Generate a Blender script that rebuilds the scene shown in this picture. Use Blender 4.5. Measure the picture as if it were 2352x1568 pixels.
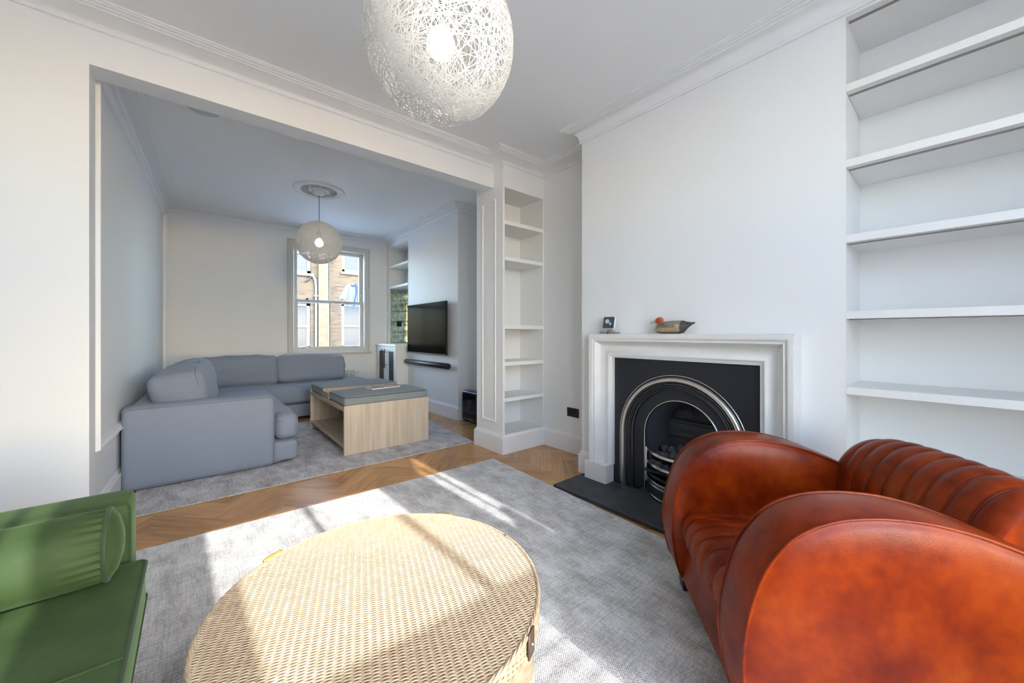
import bpy, bmesh, math, random
from mathutils import Vector, Matrix, noise
random.seed(7)
for o in list(bpy.data.objects): bpy.data.objects.remove(o)
SC = bpy.context.scene
COL = SC.collection
pi = math.pi

# ------------------------------------------------------------------ camera
W_PX, H_PX = 2352., 1568.
VP_Y, VP_X, HORIZON, EYE = 447., 2222., 766., 1.15
FPX = math.sqrt((1176 - VP_Y) * (VP_X - 1176))
YAW = math.atan2(1176 - VP_Y, FPX)
cam = bpy.data.cameras.new('camera'); cam_o = bpy.data.objects.new('camera', cam); COL.objects.link(cam_o)
cam.sensor_fit = 'HORIZONTAL'; cam.sensor_width = 36.0; cam.lens = FPX * 36.0 / W_PX
cam.shift_y = -(784 - HORIZON) / W_PX
cam_o.location = (0, 0, EYE); cam_o.rotation_euler = (pi / 2, 0, -YAW)
cam.clip_start = 0.03; cam.clip_end = 200
SC.camera = cam_o

# ------------------------------------------------------------------ sky, sun, exposure
world = bpy.data.worlds.new('sky'); SC.world = world; world.use_nodes = True
bg = world.node_tree.nodes['Background']
sky = world.node_tree.nodes.new('ShaderNodeTexSky'); sky.sky_type = 'NISHITA'; sky.sun_disc = False
sky.sun_elevation = math.atan(1 / 1.6); sky.sun_rotation = pi; sky.air_density = 1.0; sky.dust_density = 0.9; sky.ozone_density = 1.0
world.node_tree.links.new(sky.outputs[0], bg.inputs[0]); bg.inputs[1].default_value = 1.0
SUN_C, SUN_DX = 1.6, -0.03                       # cot(elevation), sideways drift per metre
sun = bpy.data.lights.new('sun', 'SUN'); sun.energy = 3.3; sun.angle = math.radians(0.53); sun.color = (1.0, 0.98, 0.95)
sun_o = bpy.data.objects.new('sun', sun); COL.objects.link(sun_o)
sun_o.rotation_euler = Vector((SUN_DX, 1, -1 / SUN_C)).to_track_quat('-Z', 'Y').to_euler()
sun_o.location = (0, -8, 8)
vs = SC.view_settings
vs.view_transform = 'Standard'; vs.look = 'None'; vs.gamma = 1.0; vs.use_curve_mapping = False
vs.exposure = 1.08
def portal(name, loc, rot, sx, sy):
    l = bpy.data.lights.new(name, 'AREA'); l.shape = 'RECTANGLE'; l.size = sx; l.size_y = sy; l.cycles.is_portal = True
    o = bpy.data.objects.new(name, l); COL.objects.link(o); o.location = loc; o.rotation_euler = rot
    return o
# light portals in the window openings (they only guide sampling of the sky)
portal('window_portal', (0.67, -1.62, 1.6), (pi / 2, 0, 0), 1.1, 2.3)
portal('window_portal', (1.66, -1.26, 1.6), Vector((-1, .22, 0)).to_track_quat('-Z', 'Y').to_euler(), 0.55, 2.2)
portal('window_portal', (-0.34, -1.26, 1.6), Vector((1, .22, 0)).to_track_quat('-Z', 'Y').to_euler(), 0.55, 2.2)
portal('window_portal', (1.73, 6.98, 1.72), (-pi / 2, 0, 0), 1.1, 1.7)

# ------------------------------------------------------------------ materials
def nt(m): return m.node_tree.nodes, m.node_tree.links
MATS = {}
def rgb(c): return (c[0], c[1], c[2], 1)
def pmat(name, col, rough=.5, metal=0., spec=.5, col2=None, nscale=5., ndetail=4., nstretch=None, bump=None, sheen=0., coat=0., emis=None, estr=0., ramp=(.35, .65)):
    if name in MATS: return MATS[name]
    m = bpy.data.materials.new(name); m.use_nodes = True; N, L = nt(m)
    b = N['Principled BSDF']; b.inputs['Base Color'].default_value = rgb(col); b.inputs['Roughness'].default_value = rough
    b.inputs['Metallic'].default_value = metal; b.inputs['Specular IOR Level'].default_value = spec
    b.inputs['Sheen Weight'].default_value = sheen; b.inputs['Coat Weight'].default_value = coat
    tc = N.new('ShaderNodeTexCoord'); src = tc.outputs['Object']
    if nstretch:
        mp = N.new('ShaderNodeMapping'); mp.inputs['Scale'].default_value = nstretch; L.new(src, mp.inputs[0]); src = mp.outputs[0]
    if col2:
        n = N.new('ShaderNodeTexNoise'); n.inputs['Scale'].default_value = nscale; n.inputs['Detail'].default_value = ndetail
        L.new(src, n.inputs['Vector'])
        r = N.new('ShaderNodeValToRGB'); r.color_ramp.elements[0].position = ramp[0]; r.color_ramp.elements[1].position = ramp[1]
        r.color_ramp.elements[0].color = rgb(col); r.color_ramp.elements[1].color = rgb(col2)
        L.new(n.outputs['Fac'], r.inputs[0]); L.new(r.outputs[0], b.inputs['Base Color'])
    if bump:
        n = N.new('ShaderNodeTexNoise'); n.inputs['Scale'].default_value = bump[0]; n.inputs['Detail'].default_value = 3
        L.new(src, n.inputs['Vector']); bp = N.new('ShaderNodeBump'); bp.inputs['Strength'].default_value = bump[1]
        bp.inputs['Distance'].default_value = bump[2] if len(bump) > 2 else .002
        L.new(n.outputs['Fac'], bp.inputs['Height']); L.new(bp.outputs[0], b.inputs['Normal'])
    if emis:
        b.inputs['Emission Color'].default_value = rgb(emis); b.inputs['Emission Strength'].default_value = estr
    MATS[name] = m
    return m
def math_node(N, L, op, a, b=None):
    n = N.new('ShaderNodeMath'); n.operation = op
    for i, v in enumerate((a, b)):
        if v is None: continue
        if isinstance(v, (int, float)): n.inputs[i].default_value = v
        else: L.new(v, n.inputs[i])
    return n.outputs[0]
def mix_col(N, L, fac, a, b, mode='MIX'):
    n = N.new('ShaderNodeMix'); n.data_type = 'RGBA'; n.blend_type = mode
    for i, v in ((0, fac), (6, a), (7, b)):
        if isinstance(v, (int, float)): n.inputs[i].default_value = v
        elif isinstance(v, tuple): n.inputs[i].default_value = rgb(v)
        else: L.new(v, n.inputs[i])
    return n.outputs[2]
def ramp_node(N, L, fac, stops):
    r = N.new('ShaderNodeValToRGB'); e = r.color_ramp.elements
    while len(e) < len(stops): e.new(.5)
    for i, (p, c) in enumerate(stops): e[i].position = p; e[i].color = rgb(c)
    L.new(fac, r.inputs[0]); return r.outputs[0]
def noise_node(N, L, vec, scale, detail=4, rough=.5):
    n = N.new('ShaderNodeTexNoise'); n.inputs['Scale'].default_value = scale; n.inputs['Detail'].default_value = detail; n.inputs['Roughness'].default_value = rough
    L.new(vec, n.inputs['Vector']); return n.outputs['Fac']
def mapped(N, L, vec, scale=(1, 1, 1), rot=(0, 0, 0)):
    mp = N.new('ShaderNodeMapping'); mp.inputs['Scale'].default_value = scale; mp.inputs['Rotation'].default_value = rot; L.new(vec, mp.inputs[0]); return mp.outputs[0]

M_WALL = pmat('wall_paint', (.908, .910, .908), .55, bump=(60, .05))
M_WALLB = pmat('rear_wall_paint', (.885, .892, .895), .55, bump=(60, .05))
M_CEIL = pmat('ceiling_paint', (.935, .935, .932), .6)
M_TRIM = pmat('trim_paint', (.91, .907, .90), .38)
M_PLASTER = pmat('plaster_white', (.91, .908, .90), .5)
M_SHELF = pmat('shelf_paint', (.915, .905, .888), .4)
M_WINP = pmat('window_paint', (.70, .69, .64), .4)
M_STONE = pmat('limestone', (.80, .785, .76), .5, col2=(.84, .83, .81), nscale=9, bump=(90, .06))
M_SLATE = pmat('slate', (.035, .037, .042), .55, col2=(.055, .058, .065), nscale=14, bump=(40, .25))
M_IRON = pmat('cast_iron', (.012, .014, .020), .42, bump=(160, .1))
M_IRONB = pmat('fire_back_iron', (.045, .046, .052), .65, bump=(70, .3))
M_STEEL = pmat('polished_steel', (.62, .60, .57), .24, metal=1.)
M_CHROME = pmat('chrome', (.8, .8, .8), .12, metal=1.)
M_COAL = pmat('coal', (.05, .05, .053), .8, col2=(.11, .11, .112), nscale=40, bump=(60, .7, .01))
M_BLACK = pmat('black_plastic', (.012, .012, .013), .4)
M_BLACKG = pmat('black_gloss', (.006, .006, .007), .10)
M_SCREEN = pmat('tv_screen', (.010, .009, .009), .14, spec=.5)
nt(M_SCREEN)[0]['Principled BSDF'].inputs['IOR'].default_value = 1.045
M_BRONZE = pmat('dark_bronze', (.05, .042, .036), .4, metal=.7)
M_MESH = pmat('bronze_mesh_panel', (.075, .065, .055), .55, metal=.3)
M_SOFA = pmat('blue_grey_linen', (.235, .270, .345), .9, col2=(.29, .325, .40), nscale=420, ndetail=2, bump=(700, .35), sheen=.15)
M_OTTO = pmat('grey_green_linen', (.20, .23, .245), .9, col2=(.30, .33, .34), nscale=300, ndetail=3, nstretch=(1, 3, 1), bump=(600, .3), sheen=.1)
M_OAK = pmat('limed_oak', (.50, .40, .29), .55, col2=(.66, .55, .43), nscale=30, ndetail=5, nstretch=(1, 1, .045), bump=(120, .06))
M_OAKF = pmat('limed_oak_flat', (.48, .39, .285), .55, col2=(.62, .51, .39), nscale=30, ndetail=5, nstretch=(1, .05, 1), bump=(120, .05))
M_WICK = pmat('wicker', (.46, .335, .215), .55, col2=(.56, .435, .30), nscale=60, ndetail=2)
M_WICKD = pmat('wicker_underlay', (.38, .25, .13), .8)
M_TAN = pmat('tan_leather', (.55, .27, .05), .4)
M_DKL = pmat('dark_leather', (.10, .065, .045), .5)
M_BRASS = pmat('brass', (.8, .58, .25), .25, metal=1.)
M_FOOT = pmat('dark_stained_wood', (.02, .014, .011), .35)
M_THREAD = pmat('white_thread', (.80, .785, .76), .6)
M_CORD = pmat('grey_cord', (.10, .10, .10), .6)
M_BULB = pmat('glowing_bulb', (1, 1, 1), .5, emis=(1.0, .94, .86), estr=2.6)
M_WHITEP = pmat('white_plastic', (.80, .80, .80), .35)
M_RAD = pmat('radiator_enamel', (.80, .79, .77), .3)
M_BIRDH = pmat('duck_red_head', (.42, .05, .012), .35, col2=(.62, .10, .02), nscale=60)
M_BIRDB = pmat('duck_grey_body', (.17, .145, .11), .5, col2=(.28, .245, .19), nscale=40, nstretch=(1, .25, 1))
M_BIRDF = pmat('duck_cream_flank', (.52, .40, .25), .5, col2=(.40, .29, .17), nscale=40)
M_BIRDK = pmat('duck_dark_tail', (.035, .033, .03), .5, col2=(.10, .09, .08), nscale=50, nstretch=(1, .3, 1))
M_BILL = pmat('duck_bill', (.50, .49, .42), .4)
M_MAG1 = pmat('magazine_cover', (.10, .11, .11), .35, col2=(.62, .50, .42), nscale=16, ndetail=1)
M_PAPER = pmat('paper', (.8, .8, .8), .6)
M_LED = pmat('led_profile', (.30, .30, .29), .35, metal=.6)
M_DEVF = pmat('display_screen', (.045, .065, .08), .2)
M_PRINT = pmat('screen_picture', (.62, .58, .58), .4)
M_PRINTB = pmat('screen_picture_blue', (.25, .48, .66), .4)
M_DEVB = pmat('silver_stand', (.42, .41, .37), .35, metal=.8)
M_GROUND = pmat('paving', (.66, .66, .655), .8, col2=(.74, .74, .735), nscale=3)
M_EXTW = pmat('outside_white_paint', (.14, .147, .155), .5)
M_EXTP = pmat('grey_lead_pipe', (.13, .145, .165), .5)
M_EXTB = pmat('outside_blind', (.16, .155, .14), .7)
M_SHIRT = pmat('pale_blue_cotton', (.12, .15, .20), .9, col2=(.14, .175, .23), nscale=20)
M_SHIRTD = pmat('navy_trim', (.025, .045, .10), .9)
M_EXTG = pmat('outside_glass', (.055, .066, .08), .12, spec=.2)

def make_glass():
    m = bpy.data.materials.new('window_glass'); m.use_nodes = True; N, L = nt(m)
    for n in list(N): N.remove(n)
    out = N.new('ShaderNodeOutputMaterial'); t = N.new('ShaderNodeBsdfTransparent'); g = N.new('ShaderNodeBsdfGlossy'); g.inputs['Roughness'].default_value = .02
    lwt = N.new('ShaderNodeLayerWeight'); lwt.inputs[0].default_value = .5; mx = N.new('ShaderNodeMixShader')
    fr = math_node(N, L, 'ADD', math_node(N, L, 'MULTIPLY', math_node(N, L, 'POWER', lwt.outputs['Facing'], 5.), .9), .03)
    t.inputs[0].default_value = (.97, .98, .975, 1)
    L.new(fr, mx.inputs[0]); L.new(t.outputs[0], mx.inputs[1]); L.new(g.outputs[0], mx.inputs[2]); L.new(mx.outputs[0], out.inputs[0])
    return m
M_GLASS = make_glass()

def make_leather():
    m = bpy.data.materials.new('cognac_leather'); m.use_nodes = True; N, L = nt(m); b = N['Principled BSDF']
    tc = N.new('ShaderNodeTexCoord').outputs['Object']
    big = noise_node(N, L, tc, 5.5, 3, .55); fine = noise_node(N, L, tc, 26, 4, .6)
    fac = math_node(N, L, 'ADD', math_node(N, L, 'MULTIPLY', big, .75), math_node(N, L, 'MULTIPLY', fine, .25))
    col = ramp_node(N, L, fac, [(.26, (.072, .0045, .001)), (.40, (.145, .0115, .001)), (.55, (.240, .027, .001)), (.76, (.335, .058, .002))])
    L.new(col, b.inputs['Base Color']); b.inputs['Roughness'].default_value = .30; b.inputs['Specular IOR Level'].default_value = .22; b.inputs['Coat Weight'].default_value = .0; b.inputs['Coat Roughness'].default_value = .2
    v = N.new('ShaderNodeTexVoronoi'); v.inputs['Scale'].default_value = 420; L.new(tc, v.inputs['Vector'])
    h = math_node(N, L, 'ADD', math_node(N, L, 'MULTIPLY', v.outputs['Distance'], .5), math_node(N, L, 'MULTIPLY', noise_node(N, L, tc, 14, 3), 2.5))
    bp = N.new('ShaderNodeBump'); bp.inputs['Strength'].default_value = .12; bp.inputs['Distance'].default_value = .004
    L.new(h, bp.inputs['Height']); L.new(bp.outputs[0], b.inputs['Normal'])
    return m
M_LEATHER = make_leather()
M_LEATHP = pmat('leather_piping', (.10, .018, .007), .4)

def make_velvet():
    m = bpy.data.materials.new('green_velvet'); m.use_nodes = True; N, L = nt(m); b = N['Principled BSDF']
    tc = N.new('ShaderNodeTexCoord').outputs['Object']
    fac = noise_node(N, L, tc, 7, 4, .6)
    L.new(ramp_node(N, L, fac, [(.3, (.026, .056, .013)), (.7, (.052, .092, .024))]), b.inputs['Base Color'])
    b.inputs['Roughness'].default_value = .75; b.inputs['Sheen Weight'].default_value = .22; b.inputs['Sheen Roughness'].default_value = .35
    b.inputs['Sheen Tint'].default_value = (.50, .80, .35, 1)
    bp = N.new('ShaderNodeBump'); bp.inputs['Strength'].default_value = .15; bp.inputs['Distance'].default_value = .003
    L.new(noise_node(N, L, tc, 60, 3), bp.inputs['Height']); L.new(bp.outputs[0], b.inputs['Normal'])
    return m
M_VELVET = make_velvet()

def make_rug(name, light, dark, pitch, blotch):
    m = bpy.data.materials.new(name); m.use_nodes = True; N, L = nt(m); b = N['Principled BSDF']
    tc = N.new('ShaderNodeTexCoord').outputs['Object']
    sx = N.new('ShaderNodeSeparateXYZ'); L.new(tc, sx.inputs[0])
    k = 2 * pi / pitch
    a = math_node(N, L, 'SINE', math_node(N, L, 'MULTIPLY', sx.outputs[0], k)); c = math_node(N, L, 'SINE', math_node(N, L, 'MULTIPLY', sx.outputs[1], k * .8))
    weave = math_node(N, L, 'MULTIPLY', a, c)
    n1 = noise_node(N, L, mapped(N, L, tc, (1, .55, 1)), blotch, 6, .62)
    n2 = noise_node(N, L, mapped(N, L, tc, (14, 1.2, 1)), 9, 3, .6)
    n3 = noise_node(N, L, mapped(N, L, tc, (1.2, 14, 1)), 9, 3, .6)
    n4 = noise_node(N, L, tc, 160, 2, .6)
    s = math_node(N, L, 'ADD', math_node(N, L, 'ADD', math_node(N, L, 'MULTIPLY', n1, .50), math_node(N, L, 'MULTIPLY', n2, .28)), math_node(N, L, 'ADD', math_node(N, L, 'MULTIPLY', n3, .28), math_node(N, L, 'MULTIPLY', n4, .30)))
    s = math_node(N, L, 'ADD', s, math_node(N, L, 'MULTIPLY', weave, .12))
    L.new(ramp_node(N, L, s, [(.575, dark), (.675, tuple((p + q) / 2 for p, q in zip(light, dark))), (.775, light)]), b.inputs['Base Color'])
    b.inputs['Roughness'].default_value = .95; b.inputs['Specular IOR Level'].default_value = .1; b.inputs['Sheen Weight'].default_value = .15
    bp = N.new('ShaderNodeBump'); bp.inputs['Strength'].default_value = .5; bp.inputs['Distance'].default_value = .004
    L.new(math_node(N, L, 'ADD', weave, math_node(N, L, 'MULTIPLY', n4, 2.)), bp.inputs['Height']); L.new(bp.outputs[0], b.inputs['Normal'])
    return m
M_RUG1 = make_rug('woven_grey_rug', (.94, .93, .925), (.42, .40, .39), .0085, 9)
M_RUG2 = make_rug('distressed_grey_rug', (.85, .83, .85), (.30, .275, .29), .0075, 8)
M_FRINGE = pmat('rug_binding', (.62, .58, .52), .9, col2=(.42, .38, .33), nscale=60)

def make_plank():
    m = bpy.data.materials.new('oak_parquet'); m.use_nodes = True; N, L = nt(m); b = N['Principled BSDF']
    tc = N.new('ShaderNodeTexCoord').outputs['Object']; oi = N.new('ShaderNodeObjectInfo')
    off = N.new('ShaderNodeVectorMath'); off.operation = 'ADD'; L.new(tc, off.inputs[0])
    rv = N.new('ShaderNodeCombineXYZ'); L.new(math_node(N, L, 'MULTIPLY', oi.outputs['Random'], 37.), rv.inputs[0]); L.new(math_node(N, L, 'MULTIPLY', oi.outputs['Random'], 11.), rv.inputs[1]); L.new(rv.outputs[0], off.inputs[1])
    g = noise_node(N, L, mapped(N, L, off.outputs[0], (1.1, 16, 1)), 3.2, 6, .65)
    kn = noise_node(N, L, mapped(N, L, off.outputs[0], (1, 3, 1)), 6, 2, .5)
    f = math_node(N, L, 'ADD', math_node(N, L, 'MULTIPLY', g, .6), math_node(N, L, 'ADD', math_node(N, L, 'MULTIPLY', kn, .2), math_node(N, L, 'MULTIPLY', oi.outputs['Random'], .22)))
    L.new(ramp_node(N, L, f, [(.32, (.34, .165, .060)), (.50, (.56, .29, .110)), (.70, (.70, .40, .175))]), b.inputs['Base Color'])
    b.inputs['Roughness'].default_value = .27
    bp = N.new('ShaderNodeBump'); bp.inputs['Strength'].default_value = .08; bp.inputs['Distance'].default_value = .002
    L.new(g, bp.inputs['Height']); L.new(bp.outputs[0], b.inputs['Normal'])
    return m
M_PLANK = make_plank()
M_SUB = pmat('parquet_joint', (.06, .028, .012), .6)

def make_mirror():
    m = bpy.data.materials.new('antique_mirror'); m.use_nodes = True; N, L = nt(m); b = N['Principled BSDF']
    tc = N.new('ShaderNodeTexCoord').outputs['Object']
    f = noise_node(N, L, tc, 16, 5, .65)
    L.new(ramp_node(N, L, f, [(.38, (.45, .45, .33)), (.62, (.76, .79, .70))]), b.inputs['Base Color']); b.inputs['Metallic'].default_value = 1
    L.new(ramp_node(N, L, f, [(.35, (.25, .25, .25)), (.6, (.06, .06, .06))]), b.inputs['Roughness'])
    return m
M_MIRROR = make_mirror()

def make_brick():
    m = bpy.data.materials.new('stock_brick'); m.use_nodes = True; N, L = nt(m); b = N['Principled BSDF']
    tc = N.new('ShaderNodeTexCoord').outputs['Object']; sp = N.new('ShaderNodeSeparateXYZ'); L.new(tc, sp.inputs[0])
    cb = N.new('ShaderNodeCombineXYZ'); L.new(sp.outputs[0], cb.inputs[0]); L.new(sp.outputs[2], cb.inputs[1])
    br = N.new('ShaderNodeTexBrick'); L.new(cb.outputs[0], br.inputs['Vector'])
    br.inputs['Scale'].default_value = 1; br.inputs['Brick Width'].default_value = .225; br.inputs['Row Height'].default_value = .075; br.inputs['Mortar Size'].default_value = .008
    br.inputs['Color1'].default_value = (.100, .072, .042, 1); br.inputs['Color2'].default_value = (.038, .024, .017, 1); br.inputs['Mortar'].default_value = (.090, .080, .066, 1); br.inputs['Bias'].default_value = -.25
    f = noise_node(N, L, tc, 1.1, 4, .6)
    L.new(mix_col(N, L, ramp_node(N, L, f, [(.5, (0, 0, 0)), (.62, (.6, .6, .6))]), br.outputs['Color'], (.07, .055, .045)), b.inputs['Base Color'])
    b.inputs['Roughness'].default_value = .9
    return m
M_BRICK = make_brick()
M_BRICKP = pmat('pale_brick', (.11, .088, .055), .9, col2=(.135, .112, .077), nscale=6)

# ------------------------------------------------------------------ mesh helpers
class MB:
    def __init__(s): s.v = []; s.f = []
    def add(s, vs_, fs_):
        o = len(s.v); s.v += [tuple(p) for p in vs_]; s.f += [tuple(i + o for i in f) for f in fs_]; return s
    def box(s, x0, x1, y0, y1, z0, z1):
        return s.add([(x0, y0, z0), (x1, y0, z0), (x1, y1, z0), (x0, y1, z0), (x0, y0, z1), (x1, y0, z1), (x1, y1, z1), (x0, y1, z1)],
                     [(0, 3, 2, 1), (4, 5, 6, 7), (0, 1, 5, 4), (1, 2, 6, 5), (2, 3, 7, 6), (3, 0, 4, 7)])
    def grid(s, nu, nv, fn, cu=False, cv=False, flip=False):
        vs_ = [fn(i / (nu if cu else nu - 1), j / (nv if cv else nv - 1)) for i in range(nu) for j in range(nv)]
        fs_ = []
        for i in range(nu if cu else nu - 1):
            for j in range(nv if cv else nv - 1):
                q = (i * nv + j, ((i + 1) % nu) * nv + j, ((i + 1) % nu) * nv + (j + 1) % nv, i * nv + (j + 1) % nv)
                fs_.append(q[::-1] if flip else q)
        return s.add(vs_, fs_)
    def tube(s, path, r, n=8, closed=False, cap=True, flat=None):
        P = [Vector(p) for p in path]; m = len(P); rings = []; up = None
        for i, p in enumerate(P):
            if closed: t = P[(i + 1) % m] - P[i - 1]
            else: t = P[min(i + 1, m - 1)] - P[max(i - 1, 0)]
            t.normalize()
            if up is None:
                up = Vector((0, 0, 1)) if abs(t.z) < .9 else Vector((1, 0, 0))
            up = (up - t * up.dot(t)).normalized(); sd = t.cross(up)
            rr = r[i] if isinstance(r, (list, tuple)) else r
            rings.append([p + (up * math.cos(2 * pi * k / n) + sd * math.sin(2 * pi * k / n)) * rr for k in range(n)])
        o = len(s.v); s.v += [tuple(q) for R in rings for q in R]
        for i in range(m if closed else m - 1):
            a, b = o + i * n, o + ((i + 1) % m) * n
            for k in range(n): s.f.append((a + k, a + (k + 1) % n, b + (k + 1) % n, b + k))
        if cap and not closed:
            s.f.append(tuple(o + k for k in range(n))[::-1]); s.f.append(tuple(o + (m - 1) * n + k for k in range(n)))
        return s
    def lathe(s, prof, c, n=32, axis='Z'):
        vs_ = []
        for r, h in prof:
            for k in range(n):
                a = 2 * pi * k / n
                p = (r * math.cos(a), r * math.sin(a), h)
                if axis == 'X': p = (h, p[0], p[1])
                if axis == 'Y': p = (p[1], h, p[0])
                vs_.append((c[0] + p[0], c[1] + p[1], c[2] + p[2]))
        fs_ = [(i * n + k, i * n + (k + 1) % n, (i + 1) * n + (k + 1) % n, (i + 1) * n + k) for i in range(len(prof) - 1) for k in range(n)]
        return s.add(vs_, fs_)
    def sweep(s, path, prof, to3, closed=False, caps=True):
        """mitred sweep: path 2D, profile (offset to the left of travel, normal height), to3(u,v,w)"""
        m = len(path); vs_ = []; k = len(prof)
        def nrm(a, b):
            dx, dy = b[0] - a[0], b[1] - a[1]; l = math.hypot(dx, dy); return (-dy / l, dx / l)
        for i, p in enumerate(path):
            if closed or 0 < i < m - 1:
                n1, n2 = nrm(path[i - 1], p), nrm(p, path[(i + 1) % m])
                d = 1 + n1[0] * n2[0] + n1[1] * n2[1]; mx, my = (n1[0] + n2[0]) / d, (n1[1] + n2[1]) / d
            elif i == 0: mx, my = nrm(p, path[1])
            else: mx, my = nrm(path[-2], p)
            for d_, h in prof: vs_.append(to3(p[0] + mx * d_, p[1] + my * d_, h))
        fs_ = [(i * k + j, ((i + 1) % m) * k + j, ((i + 1) % m) * k + j + 1, i * k + j + 1) for i in range(m if closed else m - 1) for j in range(k - 1)]
        if caps and not closed:
            fs_ += [tuple(range(k)), tuple((m - 1) * k + j for j in range(k))[::-1]]
        return s.add(vs_, fs_)
    def poly(s, pts): return s.add(pts, [tuple(range(len(pts)))])
    def prism(s, pts, vec):
        n = len(pts); q = [(p[0] + vec[0], p[1] + vec[1], p[2] + vec[2]) for p in pts]
        return s.add(list(pts) + q, [tuple(range(n))[::-1], tuple(range(n, 2 * n))] + [(i, (i + 1) % n, n + (i + 1) % n, n + i) for i in range(n)])
    def build(s, name, mat, parent=None, smooth=False, bevel=0., bseg=2, mtx=None, weld=False, recalc=True):
        me = bpy.data.meshes.new(name)
        org = Vector((0, 0, 0)); q = parent
        while q is not None: org += q.location; q = q.parent
        me.from_pydata([(p[0] - org.x, p[1] - org.y, p[2] - org.z) for p in s.v], [], s.f)
        if weld or recalc:
            bm = bmesh.new(); bm.from_mesh(me)
            if weld: bmesh.ops.remove_doubles(bm, verts=bm.verts, dist=1e-4)
            if recalc: bmesh.ops.recalc_face_normals(bm, faces=bm.faces)
            bm.to_mesh(me); bm.free()
        me.materials.append(mat)
        if smooth:
            me.polygons.foreach_set('use_smooth', [True] * len(me.polygons))
            if smooth != 'all': me.set_sharp_from_angle(angle=math.radians(40))
        o = bpy.data.objects.new(name, me); COL.objects.link(o); o.parent = parent
        if bevel:
            md = o.modifiers.new('bevel', 'BEVEL'); md.width = bevel; md.segments = bseg; md.limit_method = 'ANGLE'; md.angle_limit = math.radians(35)
            me.polygons.foreach_set('use_smooth', [True] * len(me.polygons)); md.harden_normals = False
            me.set_sharp_from_angle(angle=math.radians(50))
        return o
def rounded(mb, c, h, r, puff=(0, 0, 0), n=14, rot=None, sag=None, wob=0.):
    """rounded puffy box: centre c, half sizes h, corner radius r"""
    c = Vector(c); vs_, fs_ = [], []
    def warp(t): return math.copysign(1 - (1 - abs(t)) ** 1.35, t) if abs(t) < 1 else t
    for ax in range(3):
        for sg in (-1, 1):
            o = len(vs_)
            for i in range(n + 1):
                for j in range(n + 1):
                    a, b = warp(2 * i / n - 1), warp(2 * j / n - 1)
                    p = [0, 0, 0]; p[ax] = sg; p[(ax + 1) % 3] = a; p[(ax + 2) % 3] = b
                    P = Vector((p[0] * h[0], p[1] * h[1], p[2] * h[2]))
                    q = Vector([max(-(h[k] - r), min(h[k] - r, P[k])) for k in range(3)])
                    d = P - q
                    if d.length > 1e-9: d.normalize()
                    R = q + d * r
                    u = [R[k] / h[k] for k in range(3)]
                    R += Vector([puff[k] * u[k] * (1 - u[(k + 1) % 3] ** 2) * (1 - u[(k + 2) % 3] ** 2) for k in range(3)])
                    if wob:
                        q_ = Vector((R.x * 3.2 + c.x * 7, R.y * 3.2 + c.y * 7, R.z * 5.5)); R = R + d * (wob * noise.noise(q_) + .45 * wob * noise.noise(q_ * 2.7))
                    if sag: R.z += sag(u)
                    if rot: R = rot @ R
                    vs_.append(c + R)
            for i in range(n):
                for j in range(n):
                    a0 = o + i * (n + 1) + j; q4 = (a0, a0 + n + 1, a0 + n + 2, a0 + 1)
                    fs_.append(q4 if sg > 0 else q4[::-1])
    mb.add(vs_, fs_)
    return mb
def edge_loop(c, h, r, axis_z, rot=None, n=6, lift=None):
    """rounded rectangle loop at local height axis_z for piping"""
    pts = []
    for sx, sy, a0 in ((1, 1, 0), (-1, 1, pi / 2), (-1, -1, pi), (1, -1, 3 * pi / 2)):
        for k in range(n + 1):
            a = a0 + k / n * pi / 2
            p = Vector((sx * (h[0] - r) + r * math.cos(a), sy * (h[1] - r) + r * math.sin(a), axis_z))
            if lift: p.z += lift(p)
            if rot: p = rot @ p
            pts.append(Vector(c) + p)
    return pts
def empty(name, loc=(0, 0, 0)):
    o = bpy.data.objects.new(name, None); COL.objects.link(o); o.location = loc; o.empty_display_size = .1; return o
def tag(o, label, cat, group=None):
    o['label'] = label; o['category'] = cat
    if group: o['group'] = group
    return o
def struct(o): o['kind'] = 'structure'; return o
def stuff(o): o['kind'] = 'stuff'; return o
def XY(u, v, w): return (u, v, w)

# ================================================================== ROOM SHELL
CEIL = 2.845
XL, YP0, YP1 = -1.10, 2.99, 3.15           # left wall, partition faces
XB, YB_ = 2.475, 2.056                       # front chimney breast face / far end
XA = 2.81                                    # narrow alcove wall
PX0, PY0, PY1 = 2.26, 2.843, 3.28            # bookcase pier
YBK = 6.78                                   # rear wall
XB2, YB2 = 2.69, 4.345                       # rear chimney breast
RL0, RL1 = (-.45, 3.15), (-.30, YBK)        # rear room left wall (slightly skewed)
XO = 3.05
YC, YF = -1.50, -1.02                         # bay and front wall inner faces
WIN_SILL, WIN_HEAD = .45, 2.76
A_R, B_R, A_L, B_L = (1.53, YC), (1.68, YF), (-.205, YC), (-.37, YF)
CW0, CW1 = .167, 1.175

def prism_xy(mb, pts, z0, z1): return mb.prism([(p[0], p[1], z0) for p in pts], (0, 0, z1 - z0))
def wallseg(mb, a, b, t, z0, z1):
    dx, dy = b[0] - a[0], b[1] - a[1]; l = math.hypot(dx, dy); nx, ny = dy / l * t, -dx / l * t
    return prism_xy(mb, [a, b, (b[0] + nx, b[1] + ny), (a[0] + nx, a[1] + ny)], z0, z1)

fl = MB(); prism_xy(fl, [(-1.25, YF - .15), (B_L[0], YF - .15), (-.21, YC - .1), (1.535, YC - .1), (B_R[0], YF - .15), (3.2, YF - .15), (3.2, 7.0), (-1.25, 7.0)], -.15, -.012)
FLOOR = struct(fl.build('floor', M_SUB))
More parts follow.
